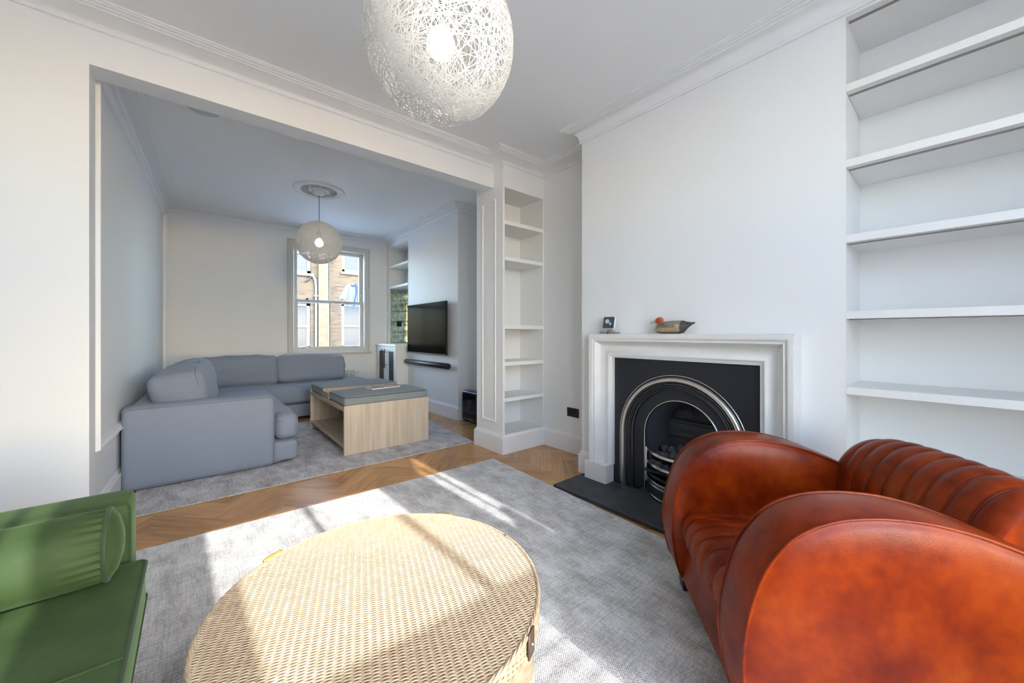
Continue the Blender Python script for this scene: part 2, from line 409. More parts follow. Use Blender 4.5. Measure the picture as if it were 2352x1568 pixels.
# herringbone blocks
PL, PW = .5, .1
pk = MB().box(-PL / 2 + .0006, PL / 2 - .0006, -PW / 2 + .0006, PW / 2 - .0006, -.012, 0)
proto = pk.build('plank', M_PLANK, FLOOR); pmesh = proto.data; used_first = False
rest = MB(); cth = math.cos(pi / 4)
def in_rug(x, y): return (-.9 < x < 1.95 and y < 2.45) or (-.25 < x < 2.0 and 3.7 < y)
for k in range(-90, 130):
    for m_ in range(-14, 14):
        for kind in (0, 1):
            u, v = (k * PW + PL / 2 + 2 * PL * m_, k * PW + PW / 2) if kind == 0 else (k * PW - PW / 2 + 2 * PL * m_, k * PW + PL / 2)
            x, y = (u - v) * cth + .17, (u + v) * cth + .1
            if not (-1.2 < x < 3.1 and YC < y < 6.9): continue
            if y < YF - .1 and not (-.2 < x < 1.5): continue
            a = pi / 4 + (pi / 2 if kind else 0)
            vis = not in_rug(x, y) and y > .3 and (2.4 < y < 3.75 or (x > 1.75 and y > .3 and y < 5.6)) and x > -.6
            if vis:
                o = proto if not used_first else proto.copy()
                if used_first: COL.objects.link(o)
                used_first = True
                o.parent = FLOOR; o.location = (x, y, 0); o.rotation_euler = (0, 0, a)
            else:
                c_, s_ = math.cos(a), math.sin(a); q = []
                for sx, sy in ((-1, -1), (1, -1), (1, 1), (-1, 1)):
                    lx, ly = sx * (PL / 2 - .0006), sy * (PW / 2 - .0006); q.append((x + lx * c_ - ly * s_, y + lx * s_ + ly * c_, 0))
                rest.poly(q)
stuff(rest.build('parquet_blocks', M_PLANK, FLOOR))

ce = MB().box(-1.25, 3.2, YF - .15, 7.0, CEIL, CEIL + .16)
prism_xy(ce, [(B_L[0], YF - .149), (B_L[0], YF - .001), A_L, (A_L[0], YC - .11), (A_R[0], YC - .11), A_R, (B_R[0], YF - .001), (B_R[0], YF - .149)], CEIL, CEIL + .16)
struct(ce.build('ceiling', M_CEIL))
struct(MB().box(-1.25, XL, YF - .15, 3.15, 0, CEIL).build('wall_left', M_WALL))
w = MB().box(XL, -.43, YP0, YP1, 0, CEIL); w.box(-.43, PX0, YP0, YP1, 2.583, CEIL)
struct(w.build('wall_partition', M_WALL))
w = MB(); prism_xy(w, [RL0, RL1, (RL1[0] - .3, RL1[1]), (RL0[0] - .3, RL0[1])], 0, CEIL); struct(w.build('wall_rear_left', M_WALLB))
w = MB().box(-.6, 1.19, YBK, 6.97, 0, CEIL); w.box(2.29, 3.2, YBK, 6.97, 0, CEIL); w.box(1.19, 2.29, YBK, 6.97, 0, .85); w.box(1.19, 2.29, YBK, 6.97, 2.55, CEIL)
struct(w.build('wall_back', M_WALLB))
w = MB().box(XO, 3.2, YF - .15, 6.97, 0, CEIL); w.box(XA, XO, YB_, PY1, 0, CEIL)
struct(w.build('wall_right', M_WALL))
w = MB().box(XB, XO, 1.70, YB_, 0, CEIL); w.box(XB, XO, .41, .78, 0, CEIL); w.box(XB, XO, .78, 1.70, .95, CEIL)
struct(w.build('wall_chimney_breast', M_WALL))
struct(MB().box(XB2, XO, YB2, 5.88, 0, CEIL).build('wall_rear_chimney_breast', M_WALLB))
struct(MB().box(PX0, XA, 3.225, PY1, 0, CEIL).build('wall_pier', M_WALL))
w = MB().box(-1.25, B_L[0], YF - .15, YF, 0, CEIL); w.box(B_R[0], 3.2, YF - .15, YF, 0, CEIL)
w.box(A_L[0], CW0, YC - .1, YC, 0, CEIL); w.box(CW1, A_R[0], YC - .1, YC, 0, CEIL); w.box(CW0, CW1, YC - .1, YC, 0, WIN_SILL); w.box(CW0, CW1, YC - .1, YC, WIN_HEAD, CEIL)
for a, b in ((A_R, B_R), (B_L, A_L)):
    wallseg(w, a, b, .015, 0, WIN_SILL); wallseg(w, a, b, .015, WIN_HEAD, CEIL)
struct(w.build('wall_front', M_WALL))

# bay windows behind the camera: frames, panes and half-height shutters
def louvre_row(root, a, b, z0, z1, tilt):
    d = Vector((b[0] - a[0], b[1] - a[1], 0)); l = d.length; ang = math.atan2(d.y, d.x)
    lb = MB().box(-l / 2, l / 2, -.026, .026, -.004, .004); first = None; z = z0
    while z < z1:
        if first is None: o = first = lb.build('louvre', M_TRIM, root, bevel=.003)
        else: o = first.copy(); COL.objects.link(o)
        o.location = ((a[0] + b[0]) / 2, (a[1] + b[1]) / 2, z); o.rotation_euler = Matrix.Rotation(ang, 4, 'Z').to_3x3().to_4x4().to_euler(); o.rotation_euler = (tilt, 0, ang)
        z += .055
def bay_window(n, a, b, mull, tilt):
    r = struct(empty('window_%d' % n, (0, 0, 0)))
    d = Vector((b[0] - a[0], b[1] - a[1], 0)); l = d.length; e = d / l; nn = Vector((-e.y, e.x, 0))
    def seg(mb, s0, s1, z0, z1, t=.03, off=0.):
        p, q = Vector((a[0], a[1], 0)) + e * s0 + nn * off, Vector((a[0], a[1], 0)) + e * s1 + nn * off
        prism_xy(mb, [p - nn * t / 2, q - nn * t / 2, q + nn * t / 2, p + nn * t / 2], z0, z1)
    t = .03 if n == 2 else .012
    f = MB(); seg(f, 0, .012, WIN_SILL, WIN_HEAD, t, -t / 2); seg(f, l - .012, l, WIN_SILL, WIN_HEAD, t, -t / 2); seg(f, 0, l, WIN_SILL, WIN_SILL + .06, t, -t / 2); seg(f, 0, l, WIN_HEAD - .01, WIN_HEAD, t, -t / 2)
    for s in mull: seg(f, s - .02, s + .02, WIN_SILL, WIN_HEAD, t, -t / 2)
    f.build('window_frame', M_TRIM, r)
    g = MB(); p_, q_ = Vector((a[0], a[1], 0)) + e * .012 - nn * .008, Vector((a[0], a[1], 0)) + e * (l - .012) - nn * .008; g.poly([(p_.x, p_.y, WIN_SILL + .06), (q_.x, q_.y, WIN_SILL + .06), (q_.x, q_.y, WIN_HEAD - .01), (p_.x, p_.y, WIN_HEAD - .01)]); g.build('glass_pane', M_GLASS, r)
    if n == 4: return
    s = MB(); off = .04 if n == 2 else .03
    seg(s, 0, l, 1.64, 1.88, .03, off); seg(s, 0, l, 1.27, 1.33, .03, off)
    for q in ([0] + list(mull) + [l]): seg(s, max(q - .025, 0), min(q + .025, l), 1.27, 1.88, .03, off)
    s.build('shutter_frame', M_TRIM, r)
    A2, B2 = Vector((a[0], a[1], 0)) + nn * off, Vector((b[0], b[1], 0)) + nn * off
    louvre_row(r, A2, B2, 1.365, 1.62, tilt)
bay_window(2, (CW0, YC), (CW1, YC), [.515], math.radians(-21))
bay_window(3, A_R, B_R, [.26], math.radians(-21))
bay_window(4, B_L, A_L, [.26], math.radians(-21))

# ------------------------------------------------------------------ cornices
def cornice_profile(zb, p):
    pr = [(0, zb), (.014, zb), (.018, zb + .008), (.014, zb + .016), (.014, zb + .02)]
    zt, dz = CEIL - .03, CEIL - .03 - zb - .02; pc = p - .055
    for i in range(9):
        t = i / 8 * pi / 2; pr.append((.016 + (pc - .016) * (1 - math.cos(t)), zb + .02 + dz * math.sin(t)))
    pr += [(pc + .004, zt), (pc + .004, zt + .006), (p - .032, zt + .008), (p - .032, zt + .014), (p - .012, zt + .016), (p - .012, zt + .022), (p, zt + .022), (p, CEIL)]
    return pr
c1 = MB(); c1.sweep([(XB, YF), (XB, YB_), (XA, YB_)], cornice_profile(2.725, .135), XY)
struct(c1.build('trim_1', M_PLASTER, smooth=True))
c1 = MB(); c1.sweep([(XA, YB_), (XA, PY0), (PX0, PY0), (PX0, YP0), (XL, YP0), (XL, YF)], cornice_profile(2.770, .18), XY)
struct(c1.build('trim_2', M_PLASTER, smooth=True))
c1 = MB(); c1.sweep([RL0, (PX0, YP1), (PX0, PY1), (XO, PY1), (XO, YB2), (XB2, YB2), (XB2, YBK), RL1], cornice_profile(2.765, .17), XY, closed=True)
struct(c1.build('trim_3', M_PLASTER, smooth=True))
# skirting
SK = [(0, .18), (.006, .179), (.011, .17), (.013, .158), (.022, .154), (.022, 0), (0, 0)]
def skirt(name, path): return struct(MB().sweep(path, SK, XY).build(name, M_TRIM, smooth=True))
skirt('baseboard_right', [(XB, 1.93), (XB, YB_), (XA, YB_), (XA, PY0), (PX0, PY0), (PX0, PY1), (XO, PY1), (XO, YB2), (XB2, YB2), (XB2, 5.88)])
skirt('baseboard_chimney', [(XB, .41), (XB, .53)])
skirt('baseboard_back', [(2.48, YBK), RL1])
skirt('baseboard_left', [(RL1[0] + .001, YBK - .023), (RL0[0], 3.152)])
skirt('baseboard_partition', [(-.43, YP1), (-.43, YP0), (XL, YP0), (XL, YF)])
# panel mouldings
dl = Vector((RL1[0] - RL0[0], RL1[1] - RL0[1], 0)).normalized()
def lw(u, v, w): return (RL0[0] + dl.x * u + dl.y * w, RL0[1] + dl.y * u - dl.x * w, v)
MP = [(0, 0), (0, .022), (.006, .034), (.014, .034), (.02, .022), (.03, .025), (.038, .008), (.038, 0)]
struct(MB().sweep([(.04, .475), (3.45, .475), (3.45, 2.70), (.04, 2.70)], MP, lw, closed=True).build('trim_4', M_TRIM, smooth=True))
MP2 = [(0, 0), (0, .008), (.008, .009), (.014, .003), (.014, 0)]
struct(MB().sweep([(2.955, .285), (3.175, .285), (3.175, 2.465), (2.955, 2.465)], MP2, lambda u, v, w: (PX0 - w, u, v), closed=True).build('trim_5', M_TRIM, smooth=True))

# ------------------------------------------------------------------ rear sash window
WN = struct(empty('window_1', (1.74, YBK, .85)))
wz = lambda u, v, w: (u, YBK - w, v)
CP = [(0, 0), (0, .032), (.010, .040), (.020, .036), (.026, .022), (.042, .022), (.048, .028), (.056, .020), (.084, .018), (.090, .010), (.092, -.07)]
MB().sweep([(2.372, .845), (2.372, 2.635), (1.106, 2.635), (1.106, .845)], CP, wz).build('architrave', M_WINP, WN, smooth=True)
MB().box(1.075, 2.40, YBK - .07, YBK + .03, .815, .848).build('window_sill', M_WINP, WN, bevel=.008)
def sash(y0, y1, z0, z1, zb, zt, xl=1.262, xr=2.231):
    s = MB().box(1.19, xl, y0, y1, z0, z1); s.box(xr, 2.29, y0, y1, z0, z1); s.box(xl, xr, y0, y1, z0, zb); s.box(xl, xr, y0, y1, zt, z1)
    s.box(1.727, 1.747, y0 + .006, y1 - .006, zb, zt)
    o = s.build('sash', M_WINP, WN, bevel=.004)
    for a, b in ((xl, 1.727), (1.747, xr)): MB().box(a, b, (y0 + y1) / 2 - .002, (y0 + y1) / 2 + .002, zb, zt).build('glass_pane', M_GLASS, o)
    return o
sash(6.885, 6.925, 1.655, 2.55, 1.695, 2.495)
lo = sash(6.84, 6.88, .85, 1.70, .935, 1.662)
for x in (1.36, 2.13):
    h = MB().tube([(x - .03, 6.835, .905), (x - .03, 6.80, .912), (x - .015, 6.795, .935), (x + .015, 6.795, .935), (x + .03, 6.80, .912), (x + .03, 6.835, .905)], .005, 6)
    h.build('sash_lift', M_CHROME, lo, smooth=True)
lk = MB().lathe([(0, .03), (.008, .028), (.012, .02), (.02, .014), (.022, 0)], (1.40, 6.86, 1.70), 12); lk.build('sash_fastener', M_BRONZE, lo, smooth=True)
for x, z in ((1.245, 1.82), (2.255, 1.82)):
    MB().lathe([(0, -.008), (.008, -.006), (.009, 0)], (x, 6.885, z), 10, 'Y').build('sash_stop', M_CHROME, WN, smooth=True)

# ================================================================== OUTSIDE
up_ = MB(); up_.box(-9, -.15, YF - .15, 6.97, CEIL + .161, 3.4); up_.box(-.15, 12, YF - .15, 6.97, CEIL + .161, 3.4); struct(up_.build('wall_sky_blocker', M_BRICK))  # unseen slab added above the ceiling, height set to shade the yard and facade
g = MB(); g.box(-40, 40, -40, 60, -1.2, -1.0); struct(g.build('ground', M_GROUND))
H0 = empty('brick_house', (4, 16, -1)); tag(H0, 'yellow brick house with white sash windows across the yard', 'building')
def facade(x0, x1, z0, z1, y, holes, mat, name='wall'):
    xs = sorted({x0, x1, *[h for q in holes for h in q[:2]]}); zs = sorted({z0, z1, *[h for q in holes for h in q[2:]]}); m = MB()
    for i in range(len(xs) - 1):
        for j in range(len(zs) - 1):
            cx, cz = (xs[i] + xs[i + 1]) / 2, (zs[j] + zs[j + 1]) / 2
            if any(q[0] < cx < q[1] and q[2] < cz < q[3] for q in holes): continue
            m.box(xs[i], xs[i + 1], y, y + .25, zs[j], zs[j + 1])
    return m.build(name, mat, H0)
holes = [(2.55, 3.40, 3.42, 4.95), (2.55, 3.38, .55, 2.30), (4.52, 5.45, 3.62, 5.1), (4.50, 5.45, .55, 2.36)]
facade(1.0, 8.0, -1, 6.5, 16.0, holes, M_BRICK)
MB().box(3.62, 4.03, 15.82, 16.0, -1, 6.5).build('pilaster', M_BRICKP, H0)
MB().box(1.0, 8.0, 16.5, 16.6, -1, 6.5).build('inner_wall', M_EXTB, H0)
for (x0, x1, z0, z1) in holes:
    wn = MB(); y0, y1 = 16.08, 16.14
    wn.box(x0, x0 + .12, y0, y1, z0, z1); wn.box(x1 - .12, x1, y0, y1, z0, z1); wn.box(x0, x1, y0, y1, z0, z0 + .12); wn.box(x0, x1, y0, y1, z1 - .1, z1)
    zm = (z0 + z1) / 2; wn.box(x0, x1, y0 - .03, y1, zm - .04, zm + .04)
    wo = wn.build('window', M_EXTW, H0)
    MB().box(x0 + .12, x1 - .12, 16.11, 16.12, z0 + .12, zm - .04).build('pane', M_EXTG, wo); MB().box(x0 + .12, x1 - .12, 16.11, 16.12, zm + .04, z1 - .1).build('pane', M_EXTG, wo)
    MB().box(x0 - .08, x1 + .08, 15.90, 16.10, z0 - .09, z0).build('sill', M_EXTW, H0)
dp = MB().tube([(3.30, 15.9, 3.36), (3.44, 15.9, 3.34), (3.52, 15.9, 3.20), (3.55, 15.9, 2.9), (3.55, 15.9, -1)], .045, 10); dp.build('drainpipe', M_EXTP, H0, smooth=True)
for z in (2.55, .55): MB().lathe([(.046, 0), (.075, .005), (.075, .075), (.046, .08)], (3.55, 15.9, z), 12).build('pipe_collar', M_EXTP, H0, smooth=True)
dp = MB().tube([(3.20, 15.93, 3.10), (3.40, 15.93, 3.30)], .03, 8); dp.build('pipe_stay', M_BRONZE, H0)
# shirt on a line in the yard
SH = empty('hanging_shirt', (3.3, 10.7, 1.75)); tag(SH, 'pale blue shirt with navy trim pegged to a line outside the window', 'shirt')
def shirt_body(u, v):
    # u across, v down
    x = -.20 + .40 * u; z = -.62 * v
    wdt = 1 - .25 * (1 - v) ** 3
    fold = .035 * math.sin(u * 17) * (.3 + .7 * v)
    return (3.32 + x * wdt, 10.7 + fold, 2.50 + z + .04 * math.sin(u * 9) * v)
MB().grid(26, 14, shirt_body).build('shirt_body', M_SHIRT, SH, smooth=True).modifiers.new('thick', 'SOLIDIFY').thickness = .012
def sleeve(u, v):
    a = 2 * pi * u; r = .065 + .03 * v
    return (3.17 - .16 * v + r * math.cos(a) * .9, 10.68 + r * .5 * math.sin(a), 2.46 - .40 * v + .012 * math.sin(3 * a))
MB().grid(14, 10, sleeve, cu=True).build('sleeve', M_SHIRT, SH, smooth=True)
def sleeve2(u, v):
    a = 2 * pi * u; r = .065 + .02 * v
    return (3.47 + .03 * v + r * math.cos(a), 10.66 + r * .5 * math.sin(a), 2.48 - .56 * v + .012 * math.sin(3 * a))
MB().grid(14, 10, sleeve2, cu=True).build('sleeve', M_SHIRT, SH, smooth=True)
MB().grid(4, 12, lambda u, v: (3.34 + .035 * u + .02 * math.sin(5 * v), 10.655 + .004 * u, 2.50 - .60 * v)).build('placket', M_SHIRTD, SH, smooth=True)
MB().tube([(3.24, 10.67, 2.47), (3.29, 10.655, 2.44), (3.34, 10.66, 2.47), (3.39, 10.67, 2.50)], .014, 6).build('collar', M_SHIRTD, SH, smooth=True)
WL = empty('washing_line', (1.4, 10.7, -1)); tag(WL, 'thin washing line on posts carrying the pale blue shirt', 'washing line')
for x in (1.4, 5.4): MB().tube([(x, 10.7, -1), (x, 10.7, 2.6)], .03, 10).build('post', M_EXTP, WL, smooth=True)
MB().tube([(1.4, 10.7, 2.56), (2.5, 10.7, 2.52), (3.3, 10.7, 2.51), (4.2, 10.7, 2.525), (5.4, 10.7, 2.57)], .004, 6).build('line', M_CORD, WL)

# ================================================================== BUILT-IN JOINERY
def z_of(y, dep): return EYE + (HORIZON - y) / FPX * dep
# tall bookcase in the wide alcove (faces -X)
BC = empty('alcove_bookcase', (2.66, 0, 0)); tag(BC, 'white built-in bookcase with wide empty shelves beside the chimney breast', 'bookcase')
YS1, YS0 = .385, YF + .02
b = MB().box(XB, XB + .02, YS1, .41, 0, CEIL - .001); b.box(XB, XB + .02, YS0, YS0 + .02, 0, CEIL - .001); b.box(XB, XB + .02, YS0 + .02, YS1, 2.714, CEIL - .001); b.box(XB, XB + .02, YS0 + .02, YS1, 0, .48)
b.build('face_frame', M_SHELF, BC)
MB().box(XB + .02, 2.88, YS1, .409, .0, CEIL - .001).build('side_panel', M_SHELF, BC); MB().box(XB + .02, 2.88, YF + .002, YS0, 0, CEIL - .001).build('side_panel', M_SHELF, BC)
MB().box(2.86, 2.88, YS0, YS1, 0, CEIL - .001).build('back_panel', M_SHELF, BC)
MB().box(XB + .02, 2.86, YS0, YS1, 2.714, 2.74).build('top_panel', M_SHELF, BC)
def led(z, nm='led_strip'): MB().box(XB + .045, XB + .060, YS0 + .02, YS1 - .004, z - .004, z).build(nm, M_LED, BC)
led(2.713)
for zt, zb in ((2.383, 2.346), (2.010, 1.972), (1.639, 1.600), (1.262, 1.223), (.887, .850), (.508, .470)):
    MB().box(XB + .0005, 2.86, YS0, YS1, zb, zt).build('shelf', M_SHELF, BC, bevel=.0015)
    if zb > 1.1: led(zb)
# slim bookcase at the end of the partition (faces -Y)
SB = empty('slim_bookcase', (2.53, 3.03, 0)); tag(SB, 'slim white bookcase built into the pier at the end of the partition', 'bookcase')
b = MB().box(PX0, 2.283, PY0, 3.224, 0, CEIL - .001); b.build('side_panel', M_SHELF, SB)
b = MB().box(2.795, XA - .001, PY0, 3.224, 0, CEIL - .001); b.build('side_panel', M_SHELF, SB)
MB().box(2.283, 2.795, PY0, PY0 + .02, 2.555, CEIL - .001).build('fascia', M_SHELF, SB); MB().box(2.283, 2.795, PY0 + .02, 3.205, 2.555, 2.58).build('top_panel', M_SHELF, SB)
MB().box(2.283, 2.795, 3.205, 3.224, 0, 2.58).build('back_panel', M_SHELF, SB); MB().box(2.283, 2.795, PY0, PY0 + .02, 0, .145).build('plinth', M_SHELF, SB)
for zt, zb in ((2.241, 2.203), (1.894, 1.857), (1.234, 1.196), (.876, .839), (.529, .494), (.182, .145)):
    MB().box(2.283, 2.795, PY0 + .0005, 3.205, zb, zt).build('shelf', M_SHELF, SB, bevel=.0015)
# rear alcove: shelves and antique mirror over a cupboard
RB = empty('mirrored_alcove_shelving', (2.86, 6.3, .98)); tag(RB, 'white alcove shelving with antique mirror tiles above the rear cupboard', 'shelving')
RY0, RY1 = 5.881, YBK - .001; OY0, OY1 = 5.90, 6.70
MB().box(XB2, 2.71, OY1, RY1, .98, CEIL - .001).build('stile', M_SHELF, RB)
MB().box(XB2, 2.71, OY0, OY1, 2.68, CEIL - .001).build('fascia', M_SHELF, RB)
MB().box(2.71, XO - .001, RY0, OY0, .98, 2.70).build('side_panel', M_SHELF, RB); MB().box(2.71, XO - .001, OY1, RY1, .98, 2.70).build('side_panel', M_SHELF, RB)
MB().box(3.02, XO - .001, OY0, OY1, .98, 2.70).build('back_panel', M_SHELF, RB); MB().box(2.71, 3.02, OY0, OY1, 2.68, 2.70).build('top_panel', M_SHELF, RB)
for zt, zb in ((2.355, 2.320), (1.990, 1.950)): MB().box(XB2, 3.02, OY0, OY1, zb, zt).build('shelf', M_SHELF, RB, bevel=.0015)
for i in range(5):
    z0 = .985 + i * .193; 
    for j in range(4):
        y0 = OY0 + j * .2
        MB().box(3.008, 3.019, y0 + .001, y0 + .199, z0 + .001, z0 + .192).build('mirror_tile', M_MIRROR, RB, bevel=.004)
    for j in range(2):
        MB().box(2.72 + j * .145, 2.72 + j * .145 + .143, OY1 - .011, OY1 - .001, z0 + .001, z0 + .192).build('mirror_tile', M_MIRROR, RB, bevel=.004)
for z in (1.37, 1.66): MB().box(2.74, 3.005, OY0 + .002, OY1 - .012, z, z + .008).build('glass_shelf', M_GLASS, RB)
so = MB().box(2.84, 2.93, OY1 - .022, OY1 - .0115, 1.28, 1.365); so.build('socket_plate', M_BLACK, RB, bevel=.003)
CB = empty('rear_cupboard', (2.76, 6.3, 0)); tag(CB, 'white alcove cupboard with bronze mesh doors and long bar handles', 'cupboard')
MB().box(2.507, XO - .001, 5.90, YBK - .024, 0, .94).build('carcass', M_SHELF, CB); MB().box(2.475, XO - .001, 5.885, YBK - .001, .94, .978).build('worktop', M_SHELF, CB, bevel=.004)
for y0, y1, hy in ((5.915, 6.325, 6.30), (6.330, 6.745, 6.435)):
    hy = 6.285 if y0 < 6 else 6.40
    d = MB().box(2.487, 2.507, y0, y0 + .075, .10, .925); d.box(2.487, 2.507, y1 - .115, y1, .10, .925); d.box(2.487, 2.507, y0 + .075, y1 - .115, .10, .18); d.box(2.487, 2.507, y0 + .075, y1 - .115, .855, .925)
    do = d.build('door', M_SHELF, CB); MB().box(2.497, 2.503, y0 + .075, y1 - .115, .18, .855).build('mesh_panel', M_MESH, do)
    h = MB().tube([(2.45, hy, .57), (2.45, hy, .89)], .009, 8)
    for z in (.62, .84): h.tube([(2.487, hy, z), (2.45, hy, z)], .006, 6)
    h.build('handle', M_BRONZE, do, smooth=True)

# ================================================================== FIREPLACE
FS = empty('fireplace_surround', (2.42, 1.23, 0)); tag(FS, 'pale limestone fireplace surround with bolection moulding on the chimney breast', 'fireplace')
fz = lambda u, v, w: (XB - w, u, v)
FP = [(0, 0), (0, .112), (.006, .120), (.026, .122), (.034, .118), (.040, .108), (.046, .106), (.052, .112), (.058, .106), (.064, .092), (.076, .078), (.092, .066), (.108, .060), (.124, .062), (.136, .068), (.148, .072), (.156, .068), (.160, .060), (.166, .060), (.170, .054), (.176, .054), (.176, -.02)]
Y0F, Y1F, ZTF = .565, 1.895, 1.148
# header and jambs are mitred lengths
def jamb(path, nm): return MB().sweep(path, FP, fz).build(nm, M_STONE, FS, smooth=True)
jamb([(Y1F, .16), (Y1F, ZTF), (Y0F, ZTF), (Y0F, .16)], 'moulded_frame')
MB().box(XB - .112, XB, Y0F + .002, Y1F - .002, ZTF - .01, ZTF + .001).build('mantel_top', M_STONE, FS)
for y0, y1 in ((1.728, 1.928), (.532, .732)): MB().box(XB - .125, XB, y0, y1, .026, .163).build('plinth_block', M_STONE, FS, bevel=.003)
tag(MB().box(2.06, XB, .40, 1.985, .0005, .026).build('hearth_slab', M_SLATE, bevel=.003), 'dark slate hearth slab on the floor before the fireplace', 'hearth')

CI = empty('cast_iron_fireplace_insert', (2.47, 1.235, .026)); tag(CI, 'black cast iron arched fireplace insert with polished steel bands', 'fireplace insert')
FY, FZ0 = 1.235, .44
def arch(r, zc=FZ0, n=28, z0=.027, hw=None):
    pts = [(FY + r, z0)]
    for i in range(n + 1):
        a = pi * i / n; pts.append((FY + r * math.cos(a), zc + r * math.sin(a)))
    pts.append((FY - r, z0)); return pts
XF = 2.452
# front plate with an arched hole
outer, R0 = [], .432
ap = arch(R0)
plate = MB(); n_ = len(ap)
def to_rect(p):
    y, z = p; dy, dz = y - FY, z - FZ0
    if z <= FZ0 + 1e-6: return (FY + math.copysign(.494, dy), z)
    k = min(.494 / abs(dy) if abs(dy) > 1e-6 else 9e9, (.972 - FZ0) / dz if dz > 1e-6 else 9e9)
    return (FY + dy * k, FZ0 + dz * k)
rp = [to_rect(p) for p in ap]
plate.add([(XF, p[0], p[1]) for p in ap] + [(XF, p[0], p[1]) for p in rp], [(i, i + 1, n_ + i + 1, n_ + i) for i in range(n_ - 1)])
# fill the corner triangles of the rectangle
for sg in (1, -1):
    c_ = (XF, FY + sg * .494, .972)
    idx = [i for i in range(n_ - 1) if (abs(abs(rp[i][0] - FY) - .494) < 1e-4) != (abs(abs(rp[i + 1][0] - FY) - .494) < 1e-4) and (rp[i][0] - FY) * sg > 0]
    for i in idx: plate.poly([(XF, *rp[i]), (XF, *rp[i + 1]), c_])
plate.build('front_plate', M_IRON, CI)
def arch_band(name, prof, mat, zc=FZ0, smooth=True, r0=.432):
    # prof: (inward offset from r0, depth towards the room)
    m = MB(); rows = []
    for off, dep in prof: rows.append([(XF - dep, y, z) for y, z in arch(r0 - off, zc)])
    k = len(rows[0]); m.add([p for R in rows for p in R], [(i * k + j, i * k + j + 1, (i + 1) * k + j + 1, (i + 1) * k + j) for i in range(len(rows) - 1) for j in range(k - 1)])
    return m.build(name, mat, CI, smooth=smooth)
def half_round(o0, o1, h, base=0., n=8): return [(o0 + (o1 - o0) * (1 - math.cos(pi * i / n)) / 2, base + h * math.sin(pi * i / n)) for i in range(n + 1)]
arch_band('outer_lip', half_round(-.004, .004, .006), M_STEEL)
arch_band('outer_groove', [(.004, .002), (.006, -.004), (.010, -.004), (.012, .004)], M_IRON)
arch_band('steel_band', half_round(.010, .050, .026), M_STEEL)
arch_band('inner_groove', [(.050, 0), (.054, -.012), (.058, -.012), (.060, -.006)], M_IRON)
arch_band('fine_steel_line', half_round(.058, .064, .006, -.008), M_STEEL)
arch_band('black_roll', [(.064, -.01)] + half_round(.066, .088, .016, -.012), M_IRON)
arch_band('fine_steel_line', half_round(.088, .094, .006, -.014), M_STEEL)
arch_band('splayed_cheek', [(.094, -.014), (.10, -.030), (.155, -.050), (.166, -.050)], M_IRON)
arch_band('inner_steel_band', half_round(.166, .182, .014, -.05), M_STEEL)
arch_band('firebox_lining', [(.182, -.05), (.186, -.07), (.20, -.10), (.235, -.30)], M_IRONB)
MB().box(2.752, 2.76, .95, 1.52, .026, .80).build('fire_back', M_IRONB, CI)
# raised cast relief on the fire back: a shell over a stepped panel
fb = MB().box(2.715, 2.752, 1.04, 1.43, .44, .52)
fb.box(2.725, 2.752, 1.015, 1.455, .40, .445); fb.box(2.70, 2.752, 1.06, 1.41, .455, .50)
for i in range(15):
    a = pi * (i + .5) / 15; y, z = 1.235 + .03 * math.cos(a), .54 + .02 * math.sin(a); y2, z2 = 1.235 + .17 * math.cos(a), .54 + .13 * math.sin(a)
    fb.tube([(2.735, y, z), (2.722, (y + y2) / 2, (z + z2) / 2), (2.735, y2, z2)], [.006, .012, .008], 6)
fb.box(2.73, 2.752, 1.03, 1.06, .53, .68); fb.box(2.73, 2.752, 1.41, 1.44, .53, .68)
fb.build('cast_relief', M_IRONB, CI, smooth=True)
# bowed grate bars
def bow(y, d0, d1): t = (y - FY) / .235; return XF + .05 - d0 - d1 * (1 - t * t)
def bow_bar(name, z0, z1, d0, d1, mat, th=.012, hw=.235):
    m = MB()
    def fn(u, v):
        y = FY + hw * (2 * u - 1); x = bow(y, d0, d1); q = [(x, z0), (x, z1), (x + th, z1), (x + th, z0)][int(round(v * 4)) % 4]
        return (q[0], y, q[1])
    m.grid(21, 4, fn, cv=True); return m.build(name, mat, CI, smooth=True, bevel=.002)
bow_bar('grate_bar', .318, .338, .02, .12, M_STEEL); bow_bar('grate_bar', .236, .254, .02, .12, M_STEEL); bow_bar('grate_bar', .165, .180, .02, .12, M_IRON)
bow_bar('grate_bar', .128, .142, .02, .125, M_STEEL); bow_bar('ash_pan_front', .036, .125, .022, .12, M_IRON, .02); bow_bar('ash_pan_trim', .108, .120, .026, .125, M_STEEL); bow_bar('ash_pan_trim', .034, .048, .026, .125, M_STEEL)
for s in (-1, 1): MB().box(XF + .02, XF + .045, FY + s * .235 - .008, FY + s * .235 + .008, .10, .345).build('grate_upright', M_STEEL, CI, bevel=.003)
MB().box(XF - .02, 2.72, 1.01, 1.46, .19, .205).build('grate_floor', M_IRON, CI)
rc = random.Random(3)
